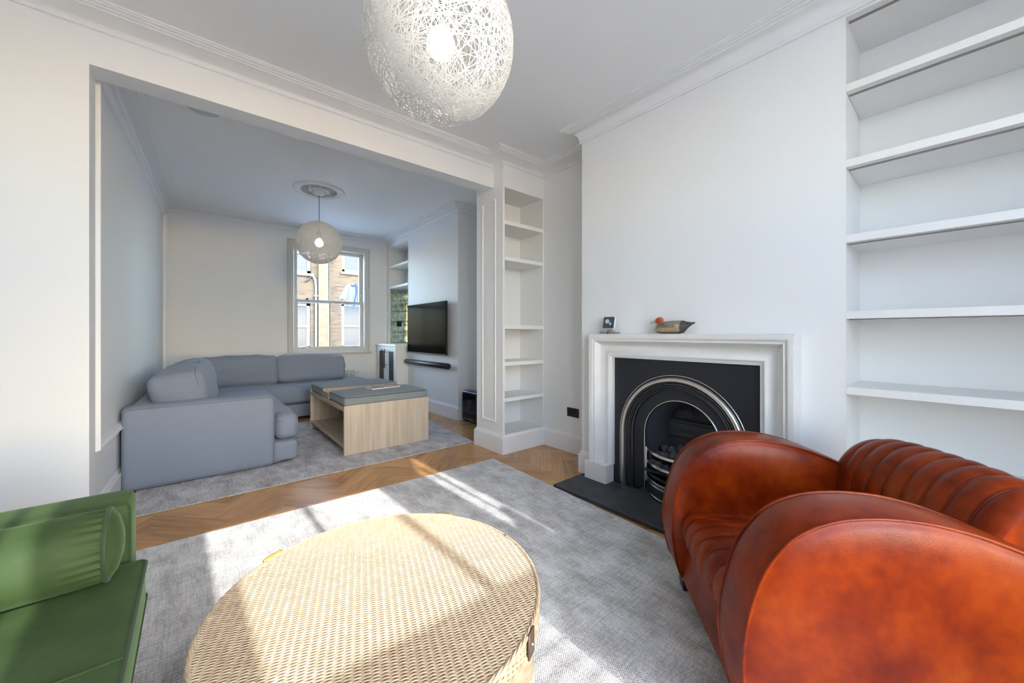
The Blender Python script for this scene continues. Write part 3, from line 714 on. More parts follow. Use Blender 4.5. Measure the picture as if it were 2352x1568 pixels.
for i in range(22):
    row = i // 7; y = 1.06 + (i % 7) * .058 + rc.uniform(-.01, .01); x = 2.482 + row * .072 + rc.uniform(-.012, .012) - (.055 * (1 - ((y - FY) / .235) ** 2) if row == 0 else 0); z = .236 + rc.uniform(0, .02) + (.05 if row == 1 else .03 if row == 2 else 0)
    if i >= 14 + 4: z += .05
    m = bmesh.new(); bmesh.ops.create_icosphere(m, subdivisions=2, radius=rc.uniform(.030, .040))
    ax = [Vector((rc.gauss(0, 1), rc.gauss(0, 1), rc.gauss(0, 1))).normalized() for _ in range(9)]
    for v in m.verts:
        for a in ax:
            d = v.co.dot(a) - .024
            if d > 0: v.co -= a * d
    me = bpy.data.meshes.new('coal'); m.to_mesh(me); m.free(); me.materials.append(M_COAL); o = bpy.data.objects.new('coal', me); COL.objects.link(o); o.location = (x, y, z)
    tag(o, 'lump of black coal heaped in the fireplace grate', 'coal', 'coals in the fireplace grate')

# ------------------------------------------------------------------ on the mantel
DK = empty('duck_decoy', (2.41, 1.25, ZTF + .001)); tag(DK, 'painted wooden duck decoy with red head on the mantel', 'duck decoy')
prof = [(-.148, .070, .006, .004), (-.125, .064, .014, .010), (-.10, .056, .026, .022), (-.075, .046, .038, .040), (-.04, .043, .045, .043), (0, .043, .049, .043), (.04, .041, .047, .041), (.075, .038, .040, .037), (.10, .034, .028, .028), (.112, .030, .012, .014)]
def duck_body(u, v):
    t = u * (len(prof) - 1); i = min(int(t), len(prof) - 2); f = t - i; f = f * f * (3 - 2 * f)
    y, zc, rx, rz = [prof[i][k] * (1 - f) + prof[i + 1][k] * f for k in range(4)]
    a = 2 * pi * v; z = zc + rz * math.sin(a); z = max(z, .0)
    return (2.41 + rx * math.cos(a), 1.245 + y, ZTF + .001 + z)
def duck_part(name, u0, u1, mat, v0=0, v1=1, off=0):
    m = MB(); m.grid(22, 25, lambda u, v: (lambda p: (2.41 + (p[0] - 2.41) * (1 + off), p[1], p[2] + off * .02))(duck_body(u0 + (u1 - u0) * u, v0 + (v1 - v0) * v)))
    return m.build(name, mat, DK, smooth=True)
duck_part('tail', 0, .40, M_BIRDK); duck_part('body', .36, 1, M_BIRDB, 0, 1, .004)
duck_part('flank', .375, .93, M_BIRDF, .515, .63, .02); duck_part('flank_patch', .375, .46, M_BIRDF, .43, .60, .028)
wg = MB().grid(16, 8, lambda u, v: (2.41 - .045 * math.cos((v - .5) * 1.4) - .004, 1.20 + .10 * u, ZTF + .058 + (v - .5) * .045 * math.sin(pi * min(u * 1.1, 1)) + .004 * u)); wg.build('wing', M_BIRDB, DK, smooth=True)
hd = MB(); hd.grid(16, 13, lambda u, v: (2.41 + .021 * math.cos(2 * pi * u) * math.sin(pi * v), 1.335 + .028 * math.sin(2 * pi * u) * math.sin(pi * v) - .004 * math.cos(pi * v), ZTF + .090 + .024 * math.cos(pi * v)), cu=True)
hd.tube([(2.41, 1.312, ZTF + .05), (2.41, 1.322, ZTF + .075)], [.026, .02], 12); hd.build('head', M_BIRDH, DK, smooth=True)
bl = MB().tube([(2.41, 1.358, ZTF + .088), (2.41, 1.372, ZTF + .082), (2.41, 1.386, ZTF + .080), (2.41, 1.396, ZTF + .078)], [.011, .009, .008, .004], 10); bo = bl.build('bill', M_BILL, DK, smooth=True)
MB().tube([(2.41, 1.394, ZTF + .078), (2.41, 1.399, ZTF + .076)], [.005, .003], 8).build('bill_tip', M_BLACK, bo)
for s in (-1, 1): MB().lathe([(0, -.002), (.003, 0), (0, .002)], (2.41 + s * .0205, 1.345, ZTF + .096), 8, 'X').build('eye', M_BLACKG, DK)
SD = empty('smart_display', (2.42, 1.745, ZTF + .001)); tag(SD, 'small square smart display with dark screen on the mantel', 'display')
ry = Matrix.Rotation(math.radians(-14), 3, 'Y') @ Matrix.Rotation(math.radians(12), 3, 'X').to_3x3()
ry = Matrix.Rotation(math.radians(14), 3, 'Y'); ry = Matrix.Rotation(math.radians(8), 3, 'Z') @ ry
cS = Vector((2.42, 1.745, ZTF + .083))
def slab(hx, hy, hz, r, dx, n=6):
    m = MB(); ring = []
    for sy, sz, a0 in ((1, 1, 0), (-1, 1, pi / 2), (-1, -1, pi), (1, -1, 1.5 * pi)):
        for k in range(n + 1): a = a0 + k / n * pi / 2; ring.append((sy * (hy - r) + r * math.cos(a), sz * (hz - r) + r * math.sin(a)))
    K = len(ring)
    vs_ = [cS + ry @ Vector((dx + sx * hx, y, z)) for sx in (-1, 1) for y, z in ring]
    m.add(vs_, [tuple(range(K)), tuple(range(K, 2 * K))[::-1]] + [(i, (i + 1) % K, K + (i + 1) % K, K + i) for i in range(K)]); return m
slab(.010, .049, .049, .012, 0).build('housing', M_WHITEP, SD, bevel=.002); scr = slab(.001, .045, .045, .009, -.0105).build('screen', M_DEVF, SD)
pr = MB(); 
def on_screen(m, cy, cz, r, dx=-.0122, n=20, sq=1.): m.poly([cS + ry @ Vector((dx, cy + r * math.cos(2 * pi * k / n), cz + sq * r * math.sin(2 * pi * k / n))) for k in range(n)])
on_screen(pr, .012, .010, .017); pr.build('picture_disc', M_PRINT, scr)
pr = MB(); pr.poly([cS + ry @ Vector((-.0125, y, z)) for y, z in ((.002, .002), (-.006, .008), (-.028, -.008), (-.022, -.020), (-.012, -.022))]); pr.build('picture_band', M_PRINTB, scr)
MB().box(2.395, 2.455, 1.672, 1.735, ZTF + .001, ZTF + .016).build('stand_foot', M_DEVB, SD, bevel=.002); MB().box(2.395, 2.455, 1.758, 1.818, ZTF + .001, ZTF + .018).build('stand_foot', M_DEVB, SD, bevel=.002)
MB().tube([(2.425, 1.70, ZTF + .020), (2.425, 1.79, ZTF + .020)], .008, 10).build('stand_hinge', M_CHROME, SD, smooth=True); MB().box(2.415, 2.440, 1.73, 1.76, ZTF + .012, ZTF + .045).build('stand_neck', M_DEVB, SD)

# double socket on the alcove wall
SK_ = empty('double_socket', (XA, 2.44, .39)); tag(SK_, 'black double power socket on the white wall between bookcase and fireplace', 'socket')
MB().box(XA - .008, XA, 2.370, 2.516, .345, .431).build('plate', M_BLACK, SK_, bevel=.003)
for yc in (2.408, 2.478):
    for dy, dz, w_, h_ in ((0, .010, .004, .008), (-.011, -.010, .007, .004), (.011, -.010, .007, .004)): MB().box(XA - .0095, XA - .0085, yc + dy - w_, yc + dy + w_, .385 + dz - h_, .385 + dz + h_).build('pin_hole', M_BLACKG, SK_)
for yc in (2.432, 2.454): MB().box(XA - .012, XA - .008, yc - .008, yc + .008, .402, .420).build('rocker', M_BLACK, SK_, bevel=.001)
MB().box(2.476, 2.752, .95, 1.52, .0, .03).build('firebox_floor', M_IRONB, CI)

# ================================================================== RUGS
def rug(name, pts, th, mat, label, binding=None):
    c = (sum(p[0] for p in pts) / 4, sum(p[1] for p in pts) / 4); rr = random.Random(5)
    n = 64; P = [Vector((p[0], p[1], 0)) for p in pts]
    jit = {}
    def pt(i, j, z):
        a, b_ = i / n, j / n
        p = (P[0] * (1 - a) + P[1] * a) * (1 - b_) + (P[3] * (1 - a) + P[2] * a) * b_
        if i in (0, n) or j in (0, n):
            k = (i, j)
            if k not in jit: jit[k] = (rr.uniform(-.0025, .0025), rr.uniform(-.0025, .0025))
            p = p + Vector((jit[k][0], jit[k][1], 0))
        return (p.x, p.y, z)
    m = MB()
    m.add([pt(i, j, th + .0006 * math.sin(i * 1.7) * math.sin(j * 1.3)) for i in range(n + 1) for j in range(n + 1)], [(i * (n + 1) + j, (i + 1) * (n + 1) + j, (i + 1) * (n + 1) + j + 1, i * (n + 1) + j + 1) for i in range(n) for j in range(n)])
    per = [(i, 0) for i in range(n)] + [(n, j) for j in range(n)] + [(n - i, n) for i in range(n)] + [(0, n - j) for j in range(n)]
    K = len(per); m.add([pt(i, j, th) for i, j in per] + [pt(i, j, .0008) for i, j in per], [(k, (k + 1) % K, K + (k + 1) % K, K + k) for k in range(K)])
    o = m.build(name, mat, weld=True); tag(o, label, 'rug')
    if binding:
        b = MB(); path = []
        for s in range(4):
            A, B = P[s], P[(s + 1) % 4]; L_ = int((B - A).length / .02)
            for k in range(L_):
                p = A + (B - A) * (k / L_); path.append((p.x + rr.uniform(-.002, .002), p.y + rr.uniform(-.002, .002), .0057 + rr.uniform(-.0006, .0006)))
        b.tube(path, .0052, 6, closed=True); b.build('binding', M_FRINGE, o, smooth=True)
    return o
rug('woven_rug', [(-.97, -.55), (1.93, -.55), (2.094, 2.778), (-.97, 2.80)], .0105, M_RUG1, 'large pale grey woven rug under the wicker table and armchair')
rug('distressed_rug', [(-.33, 3.33), (2.266, 3.36), (2.44, 5.5), (-.30, 5.5)], .0105, M_RUG2, 'grey distressed rug with corded edge under the blue-grey sofa', True)

# ================================================================== PENDANT LAMPS
def thread_mesh(R, n, seed):
    rr = random.Random(seed); m = MB(); S = 44; up = Vector((0, 0, 1))
    for i in range(n):
        nv = Vector((rr.gauss(0, 1), rr.gauss(0, 1), rr.gauss(0, 1))).normalized()
        d = rr.uniform(-.42, .42) * R
        if rr.random() < .25: d = rr.uniform(-.85, .85) * R
        u = nv.orthogonal().normalized(); v = nv.cross(u); rad = math.sqrt(R * R - d * d); ph = rr.uniform(0, 6.28)
        o = len(m.v); wob = rr.uniform(.0, .05)
        for k in range(S):
            a = 2 * pi * k / S; p = (nv * (d + wob * R * math.sin(a + ph)) + (u * math.cos(a) + v * math.sin(a)) * rad).normalized()
            tg = (u * -math.sin(a) + v * math.cos(a)); sd = p.cross(tg).normalized(); q = p * (R - rr.random() * .002)
            w_ = .00115
            m.v += [tuple(q + sd * w_), tuple(q - sd * w_), tuple(q - p * .0012)]
        for k in range(S):
            a_, b_ = o + k * 3, o + ((k + 1) % S) * 3
            for j in range(3): m.f.append((a_ + j, a_ + (j + 1) % 3, b_ + (j + 1) % 3, b_ + j))
    # ring around the opening at the top
    m.tube([(.05 * math.cos(2 * pi * k / 24), .05 * math.sin(2 * pi * k / 24), math.sqrt(R * R - .0025)) for k in range(24)], .003, 5, closed=True)
    return m
def pendant(x, y, zc, label):
    R = .25; r = empty('pendant_lamp', (x, y, zc)); tag(r, label, 'pendant lamp')
    global SHADE
    if SHADE is None:
        SHADE = MB(); t = thread_mesh(R, 270, 11); SHADE.v = t.v; SHADE.f = t.f
        o = bpy.data.meshes.new('thread_shade'); o.from_pydata(SHADE.v, [], SHADE.f); o.materials.append(M_THREAD); SHADE = o
    so_ = bpy.data.objects.new('thread_shade', SHADE); COL.objects.link(so_); so_.parent = r; stuff(so_)
    MB().tube([(x, y, zc + .08), (x, y, CEIL - .06)], .0035, 8).build('cord', M_CORD, r, smooth=True)
    MB().lathe([(0, .125), (.012, .125), (.022, .11), (.024, .06), (.02, .05), (0, .05)], (x, y, zc), 20).build('bulb_holder', M_DEVB, r, smooth=True)
    bp = [(0.0, -.055)] + [(.048 * math.sin(pi * i / 14), -.004 - .05 * math.cos(pi * i / 14)) for i in range(1, 12)] + [(.02, .05), (.018, .056), (0, .056)]
    MB().lathe(bp, (x, y, zc), 28).build('bulb', M_BULB, r, smooth=True)
    MB().lathe([(.0, -.062), (.03, -.060), (.055, -.05), (.072, -.032), (.075, -.02), (.072, -.018), (.075, -.016), (.075, -.003)], (x, y, CEIL), 32).build('ceiling_cup', M_WHITEP, r, smooth=True)
    return r
SHADE = None
pendant(.646, 1.154, 2.141, 'large white thread globe pendant lamp over the wicker table')
pendant(1.131, 4.916, 2.227, 'thread globe pendant lamp hanging from the ceiling rose in the rear room')
RZ = MB().lathe([(.272, 0), (.272, -.010), (.262, -.018), (.245, -.018), (.238, -.010), (.225, -.010), (.215, -.016), (.20, -.012), (.195, -.006), (.10, -.006), (.095, -.016), (.08, -.018), (.0765, -.003), (.0765, 0)], (1.131, 4.916, CEIL), 64)
ro = RZ.build('ceiling_rose', M_PLASTER, smooth=True); tag(ro, 'round plaster ceiling rose with leaf ornament around the rear pendant', 'ceiling rose')
lf = MB(); rr = random.Random(2)
for k in range(16):
    a = 2 * pi * k / 16
    for da, rad, s in ((0, .155, 1.), (.13, .175, .6), (-.13, .175, .6), (.2, .125, .5)):
        c_ = Vector((1.131 + rad * math.cos(a + da), 4.916 + rad * math.sin(a + da), CEIL - .008)); e1 = Vector((math.cos(a + da * 3), math.sin(a + da * 3), 0)); e2 = Vector((-e1.y, e1.x, 0))
        lf.grid(7, 8, lambda u, v: tuple(c_ + e1 * (.030 * s * math.cos(pi * u)) + e2 * (.014 * s * math.sin(pi * u) * math.cos(2 * pi * v)) + Vector((0, 0, -.020 * s * math.sin(pi * u) * abs(math.sin(2 * pi * v))))), cv=True)
lf.build('leaf_ornament', M_PLASTER, ro, smooth=True)
sp = MB().lathe([(0, -.006), (.085, -.006), (.098, -.004), (.10, 0)], (.055, 3.70, CEIL), 36); so_ = sp.build('ceiling_speaker', pmat('speaker_grille', (.66, .66, .65), .6, bump=(900, .4)), smooth=True)
tag(so_, 'flat round white speaker grille in the rear ceiling', 'speaker')

# ================================================================== TV WALL
TV = empty('television', (2.64, 5.14, 1.22)); tag(TV, 'large black flat television on the rear chimney breast', 'television')
MB().box(2.612, 2.638, 4.525, 5.735, .853, 1.600).build('casing', M_BLACK, TV, bevel=.004); MB().box(2.6095, 2.612, 4.532, 5.728, .868, 1.593).build('screen', M_SCREEN, TV)
MB().box(2.638, XB2, 4.85, 5.40, 1.0, 1.45).build('wall_mount', M_BLACK, TV)
SBR = empty('soundbar', (2.64, 5.17, .70)); tag(SBR, 'black cylindrical soundbar mounted under the television', 'soundbar')
MB().tube([(2.635, 4.50, .705), (2.635, 4.505, .705), (2.635, 5.82, .705), (2.635, 5.825, .705)], [.036, .040, .040, .036], 24).build('body', M_BLACK, SBR, smooth=True)
for y in (4.80, 5.5): MB().box(2.66, XB2, y, y + .06, .68, .725).build('bracket', M_BLACK, SBR)
SW = empty('subwoofer', (2.78, 4.07, .0)); tag(SW, 'black rounded subwoofer standing on the floor beside the rear chimney breast', 'speaker')
rounded(MB(), (2.785, 4.085, .215), (.080, .205, .195), .035, n=12).build('body', M_BLACKG, SW, smooth=True, weld=True)
rounded(MB(), (2.704, 4.085, .215), (.006, .055, .075), .005, n=6).build('side_slot', M_BLACK, SW, smooth=True)
for y in (3.95, 4.2): MB().box(2.74, 2.83, y, y + .03, .0005, .024).build('foot', M_BLACK, SW)
# radiator
RD = empty('column_radiator', (1.7, 6.68, .0)); tag(RD, 'white column radiator under the rear sash window', 'radiator')
for i in range(18):
    x = 1.30 + i * .046; s = MB()
    for y in (6.655, 6.705):
        s.tube([(x, y, .11), (x, y, .50)], .012, 8)
    s.tube([(x, 6.655, .50), (x, 6.660, .518), (x, 6.68, .525), (x, 6.70, .518), (x, 6.705, .50)], .013, 8); s.tube([(x, 6.655, .11), (x, 6.68, .09), (x, 6.705, .11)], .013, 8); s.tube([(x - .023, 6.68, .14), (x + .023, 6.68, .14)], .02, 8); s.tube([(x - .023, 6.68, .48), (x + .023, 6.68, .48)], .02, 8)
    s.build('section', M_RAD, RD, smooth=True)
for x in (1.33, 2.05): MB().box(x - .008, x + .008, 6.66, 6.70, .0, .1).build('foot', M_RAD, RD)
MB().tube([(2.105, 6.68, .48), (2.14, 6.68, .49), (2.15, 6.68, .50)], .008, 8).build('bleed_valve', M_CHROME, RD, smooth=True)

# ================================================================== BLUE-GREY CORNER SOFA
SF = empty('corner_sofa', (.3, 5.0, .0)); tag(SF, 'blue-grey linen corner sofa against the rear walls', 'sofa')
lx = lambda y: -.394 + .0413 * (y - 3.85) + .012
sk_rot = Matrix.Rotation(-math.atan(.0379), 3, 'Z')
# base
bs = MB(); rounded(bs, (.12, 4.78, .115), (.475, .93, .095), .03, (0, 0, 0), 8); rounded(bs, (.615, 4.0, .122), (.095, .165, .088), .035, n=8); rounded(bs, (.62, 4.9, .122), (.09, .9, .088), .035, n=8); rounded(bs, (.92, 6.14, .122), (1.18, .43, .088), .03, n=10)
bs.build('base', M_SOFA, SF, smooth=True)
for x, y in ((-.25, 3.95), (.62, 3.95), (2.0, 5.8), (2.0, 6.45), (.62, 5.6)): MB().box(x - .03, x + .03, y - .03, y + .03, .0125, .04).build('foot', M_FOOT, SF)
arm_h = Vector((.466, .095, .296)); arm_c = Vector((.066, 3.928, .319))
ar = rounded(MB(), arm_c, arm_h, .028, (.004, .006, .008), 12).build('arm', M_SOFA, SF, smooth=True, weld=True)
def seam(pts, par, r=.0035, closed=True): return MB().tube(pts, r, 6, closed=closed).build('seam', pmat('sofa_seam', (.19, .22, .285), .9), par, smooth=True)
def rect_xz(x0, x1, z0, z1, y, r=.03, n=5):
    pts = []
    for cx, cz, a0 in ((x1 - r, z1 - r, 0), (x0 + r, z1 - r, pi / 2), (x0 + r, z0 + r, pi), (x1 - r, z0 + r, 1.5 * pi)):
        for k in range(n + 1): a = a0 + k / n * pi / 2; pts.append((cx + r * math.cos(a), y, cz + r * math.sin(a)))
    return pts
seam(rect_xz(-.392, .524, .026, .602, 3.8385), ar)
bf = rounded(MB(), (lx(5.0) + .085, 5.28, .317), (.085, 1.29, .285), .028, n=12, rot=sk_rot).build('back_frame', M_SOFA, SF, smooth=True, weld=True)
bf = rounded(MB(), (.80, 6.50, .317), (1.04, .08, .285), .028, n=12).build('back_frame', M_SOFA, SF, smooth=True, weld=True)
def soft(c, h, r, puff, rot=None, name='seat_cushion', n=16, sag=None, extra=None):
    m = rounded(MB(), c, h, r, puff, n, rot, sag, .016 if name == 'back_cushion' else .008)
    if extra: extra(m)
    return m.build(name, M_SOFA, SF, smooth=True, weld=True)
sc = soft((.255, 4.86, .335), (.455, .83, .118), .055, (.015, .01, .022), extra=lambda m: rounded(m, (.632, 4.02, .325), (.088, .155, .108), .055, (.012, .02, .01), 12))
seam([(.545, 3.864, .375), (.60, 3.855, .385), (.66, 3.857, .383), (.705, 3.875, .378), (.716, 3.92, .376), (.719, 4.2, .376), (.719, 5.6, .376)], sc, .003, False)
sc = soft((.95, 6.06, .335), (1.17, .36, .112), .05, (.01, .012, .012))
seam([(-.2, 5.712, .375), (1.0, 5.695, .38), (2.08, 5.71, .375)], sc, .003, False)
def bcush(c, h, rot, puff=(.03, .03, .03)):
    b = soft(c, h, .06, puff, rot, 'back_cushion', 24)
    R = rot if rot else Matrix.Identity(3); ax = 0 if h[0] < h[1] else 1; oth = 1 - ax
    for s in (-1, 1):
        pts = []
        for su, sz, a0 in ((1, 1, 0), (-1, 1, pi / 2), (-1, -1, pi), (1, -1, 1.5 * pi)):
            for k in range(6):
                a = a0 + k / 5 * pi / 2; p = [0, 0, 0]; rr_ = .06
                p[oth] = su * (h[oth] - rr_) + (rr_ + .000) * math.cos(a); p[2] = sz * (h[2] - rr_) + rr_ * math.sin(a); p[ax] = s * (h[ax] - .055)
                u_ = [p[i] / h[i] for i in range(3)]; q = [p[i] + puff[i] * u_[i] * (1 - u_[(i + 1) % 3] ** 2) * (1 - u_[(i + 2) % 3] ** 2) for i in range(3)]
                pts.append(Vector(c) + R @ Vector(q))
        seam(pts, b, .0032)
rt = lambda ax, d: Matrix.Rotation(math.radians(d), 3, ax)
bcush((-.060, 4.53, .635), (.175, .465, .200), rt('Z', -3) @ rt('Y', -10), (.04, .03, .03))
bcush((-.015, 5.45, .642), (.165, .44, .198), rt('Z', -4) @ rt('Y', -11), (.04, .03, .03))
bcush((.46, 6.27, .635), (.43, .125, .195), rt('X', -9), (.02, .035, .025))
bcush((1.335, 6.26, .628), (.445, .120, .185), rt('Y', 1) @ rt('X', -14), (.015, .03, .02))

# ================================================================== OTTOMAN COFFEE TABLE
OT = empty('storage_ottoman_table', (1.5, 4.39, .0115)); tag(OT, 'limed oak coffee table with two grey upholstered tops on the rear rug', 'coffee table')
ox0, ox1, oy0, oy1 = 1.067, 1.930, 3.712, 5.075
for y0, y1 in ((oy0, oy0 + .03), (oy1 - .03, oy1)): MB().box(ox0, ox1, y0, y1, .0125, .474).build('end_panel', M_OAK, OT, bevel=.002)
MB().box(ox0 + .001, ox1 - .001, oy0 + .03, oy1 - .03, .42, .460).build('top_panel', M_OAKF, OT, bevel=.001); MB().box(ox0 + .004, ox1 - .004, oy0 + .03, oy1 - .03, .075, .105).build('lower_shelf', M_OAKF, OT, bevel=.002)
MB().box((ox0 + ox1) / 2 - .01, (ox0 + ox1) / 2 + .01, oy0 + .03, oy1 - .03, .105, .42).build('centre_divider', M_OAKF, OT)
for y0, y1 in ((3.735, 4.275), (4.525, 5.06)):
    c_ = ((ox0 + ox1) / 2 + .004, (y0 + y1) / 2, .508); h_ = ((ox1 - ox0) / 2 - .002, (y1 - y0) / 2, .046)
    co = rounded(MB(), c_, h_, .03, (.0, .0, .020), 16).build('upholstered_top', M_OTTO, OT, smooth=True, weld=True)
    MB().tube(edge_loop(c_, (h_[0] - .003, h_[1] - .003), .035, .033), .004, 6, closed=True).build('piping', pmat('ottoman_piping', (.10, .12, .135), .9), co, smooth=True)
TR = empty('serving_tray', (1.50, 4.40, .461)); tag(TR, 'narrow oak tray sitting between the two upholstered tops', 'tray')
MB().box(1.075, 1.915, 4.283, 4.515, .461, .473).build('tray_base', M_OAKF, TR)
for a in ((1.075, 1.915, 4.283, 4.295, .473, .535), (1.075, 1.915, 4.503, 4.515, .473, .548), (1.075, 1.087, 4.295, 4.503, .473, .530), (1.903, 1.915, 4.295, 4.503, .473, .530)): MB().box(*a).build('tray_side', M_OAKF, TR, bevel=.002)
RM = empty('remote_control', (1.2, 4.36, .474)); tag(RM, 'black remote control lying in the oak tray', 'remote')
rounded(MB(), (1.19, 4.375, .486), (.075, .022, .011), .008, n=6).build('body', M_BLACK, RM, smooth=True)
for i in range(5): MB().box(1.135 + i * .024, 1.150 + i * .024, 4.368, 4.382, .497, .499).build('button', M_DEVB, RM)
MG = empty('magazine', (1.55, 4.05, .57)); tag(MG, 'glossy magazine lying on the nearer upholstered top of the oak table', 'magazine')
mz = .5745; mr = Matrix.Rotation(math.radians(6), 3, 'Z')
def magbox(x0, x1, y0, y1, z0, z1):
    m = MB().box(x0, x1, y0, y1, z0, z1); m.v = [tuple(Vector((1.55, 4.05, 0)) + mr @ Vector(p)) for p in m.v]; return m
magbox(-.155, .155, -.11, .11, mz, mz + .009).build('pages', M_PAPER, MG); magbox(-.158, .158, -.113, .113, mz + .009, mz + .0105).build('cover', M_MAG1, MG); magbox(-.158, .158, -.113, .113, mz - .0015, mz).build('back_cover', M_PAPER, MG)

# ================================================================== ROUND WICKER TABLE
TC, TR_, TZ = Vector((.397, 1.005, 0)), .412, .47
WT = empty('wicker_hamper_table', (TC.x, TC.y, .0115)); tag(WT, 'round woven wicker hamper table with leather tabs on the grey rug', 'table')
MB().lathe([(0, TZ - .004), (TR_ - .012, TZ - .004), (TR_ - .012, TZ - .055), (TR_ - .03, TZ - .056), (TR_ - .03, .013), (0, .013)], (TC.x, TC.y, 0), 72).build('inner_drum', M_WICKD, WT, smooth=True)
wd = Vector((.314, .949, 0)).normalized(); wn_ = Vector((wd.y, -wd.x, 0)); PITCH, STK = .0039, .0175
wv = MB(); row = 0; yv = -TR_ + .01
while yv < TR_ - .008:
    half = math.sqrt(max((TR_ - .009) ** 2 - yv * yv, 0)); ns = max(int(half / STK * 2), 2) * 2; o = len(wv.v); pts = []
    for k in range(ns + 1):
        s_ = -half + 2 * half * k / ns; ph = pi * s_ / STK + row * pi
        p = TC + wn_ * s_ + wd * (yv + .0007 * math.sin(2 * ph)) + Vector((0, 0, TZ - .0010 + .0016 * math.cos(ph))); pts.append(p)
    for p in pts: wv.v += [tuple(p + wd * .00175 - Vector((0, 0, .0004))), tuple(p + wd * .0007 + Vector((0, 0, .0013))), tuple(p - wd * .0007 + Vector((0, 0, .0013))), tuple(p - wd * .00175 - Vector((0, 0, .0004)))]
    for k in range(ns):
        a_, b_ = o + k * 4, o + (k + 1) * 4
        for j in range(3): wv.f.append((a_ + j, a_ + j + 1, b_ + j + 1, b_ + j))
    yv += PITCH; row += 1
stuff(wv.build('woven_top', M_WICK, WT, smooth='all', recalc=False))
stk = MB(); sv = -TR_ + .02
while sv < TR_ - .015:
    half = math.sqrt((TR_ - .012) ** 2 - sv * sv); stk.tube([tuple(TC + wn_ * sv + wd * t + Vector((0, 0, TZ - .0022))) for t in (-half, 0, half)], .0022, 5); sv += STK
stuff(stk.build('stakes', M_WICK, WT, smooth=True))
# plaited rim and side weaving
rim = MB()
for ph in (0, pi / 2, pi, 3 * pi / 2):
    n = 260; rim.tube([(TC.x + (TR_ - .004 + .0035 * math.cos(k * 2 * pi * 26 / n + ph)) * math.cos(2 * pi * k / n), TC.y + (TR_ - .004 + .0035 * math.cos(k * 2 * pi * 26 / n + ph)) * math.sin(2 * pi * k / n), TZ - .004 + .004 * math.sin(k * 2 * pi * 26 / n + ph)) for k in range(n)], .0032, 6, closed=True)
rim.build('plaited_rim', M_WICK, WT, smooth=True)
def ring_weave(mb, R, z0, z1, pitch, nst, amp):
    z = z0; row = 0
    while z < z1:
        n = nst * 4; mb.tube([(TC.x + (R + amp * math.cos(pi * k / 2 + row * pi)) * math.cos(2 * pi * k / n), TC.y + (R + amp * math.cos(pi * k / 2 + row * pi)) * math.sin(2 * pi * k / n), z) for k in range(n)], pitch * .52, 4, closed=True); z += pitch; row += 1
sd_ = MB(); ring_weave(sd_, TR_ - .006, TZ - .050, TZ - .010, .0058, 74, .0016); sdo = sd_.build('lid_side', M_WICK, WT, smooth=True); stuff(sdo)
sd_ = MB(); ring_weave(sd_, TR_ - .022, .03, TZ - .06, .0125, 60, .0018); stuff(sd_.build('drum_side', M_WICK, WT, smooth=True))
lr = MB(); n = 200
for ph in (0, pi): lr.tube([(TC.x + (TR_ - .004) * math.cos(2 * pi * k / n), TC.y + (TR_ - .004) * math.sin(2 * pi * k / n), TZ - .054 + .004 * math.sin(k * 2 * pi * 24 / n + ph)) for k in range(n)], .005, 6, closed=True)
lr.build('lid_edge', M_WICK, WT, smooth=True)
def tab(ang, w_, name, mat, z0, z1, t=.004, stud=False):
    m = MB(); r0 = TR_ + .002
    m.grid(7, 2, lambda u, v: (TC.x + r0 * math.cos(ang + (u - .5) * w_ / r0), TC.y + r0 * math.sin(ang + (u - .5) * w_ / r0), z0 + (z1 - z0) * v))
    o = m.build(name, mat, WT, smooth=True); md = o.modifiers.new('t', 'SOLIDIFY'); md.thickness = t; md.offset = 0
    if stud: MB().lathe([(0, .004), (.004, .003), (.006, 0)], (TC.x + (r0 + .002) * math.cos(ang), TC.y + (r0 + .002) * math.sin(ang), (z0 + z1) / 2), 10).build('stud', M_BRASS, o, smooth=True)
import_dir = lambda u, v: math.atan2(v, u)
tab(math.atan2(1.335 - TC.y, .198 - TC.x), .060, 'leather_loop', M_TAN, TZ - .004, TZ + .006, .006)
tab(math.atan2(1.27 - TC.y, .735 - TC.x), .055, 'leather_loop', M_TAN, TZ - .006, TZ + .003, .006)
tab(math.atan2(.63 - TC.y, .595 - TC.x), .034, 'leather_clasp', M_DKL, TZ - .055, TZ + .002, .005, True)

# ================================================================== GREEN VELVET SOFA
GS = empty('green_velvet_sofa', (-.55, .85, .0)); tag(GS, 'green velvet sofa with squared arm along the left wall', 'sofa')
M_GPIPE = pmat('green_piping', (.030, .060, .016), .7, sheen=.1)
gb = rounded(MB(), (-.57, .82, .20), (.425, .93, .12), .02, n=8).build('base', M_VELVET, GS, smooth=True, weld=True)
gc = rounded(MB(), (-.545, .745, .396), (.432, .893, .058), .016, (.004, .0, .012), 14).build('seat_cushion', M_VELVET, GS, smooth=True, weld=True)
for z in (.448, .345): MB().tube(edge_loop((-.545, .745, 0), (.430, .891), .02, z), .0055, 6, closed=True).build('piping', M_GPIPE, gc, smooth=True)
for yy in (.55, 1.13): MB().tube([(-.95, yy - .04, .458), (-.6, yy - .005, .4655), (-.3, yy + .02, .4635), (-.118, yy + .03, .455)], .0022, 5).build('seam', M_VELVET, gc, smooth=True)
ga = rounded(MB(), (-.57, 1.738, .365), (.418, .083, .265), .026, (.002, .002, .004), 12).build('arm', M_VELVET, GS, smooth=True, weld=True)
MB().tube(rect_xz(-.93, -.180, .30, .600, 1.6545, .02), .006, 6, closed=True).build('piping', M_GPIPE, ga, smooth=True)
rounded(MB(), (-.57, -.19, .365), (.418, .083, .265), .026, n=10).build('arm', M_VELVET, GS, smooth=True, weld=True)
rounded(MB(), (-.935, .78, .48), (.085, .87, .30), .03, n=10).build('backrest', M_VELVET, GS, smooth=True, weld=True)
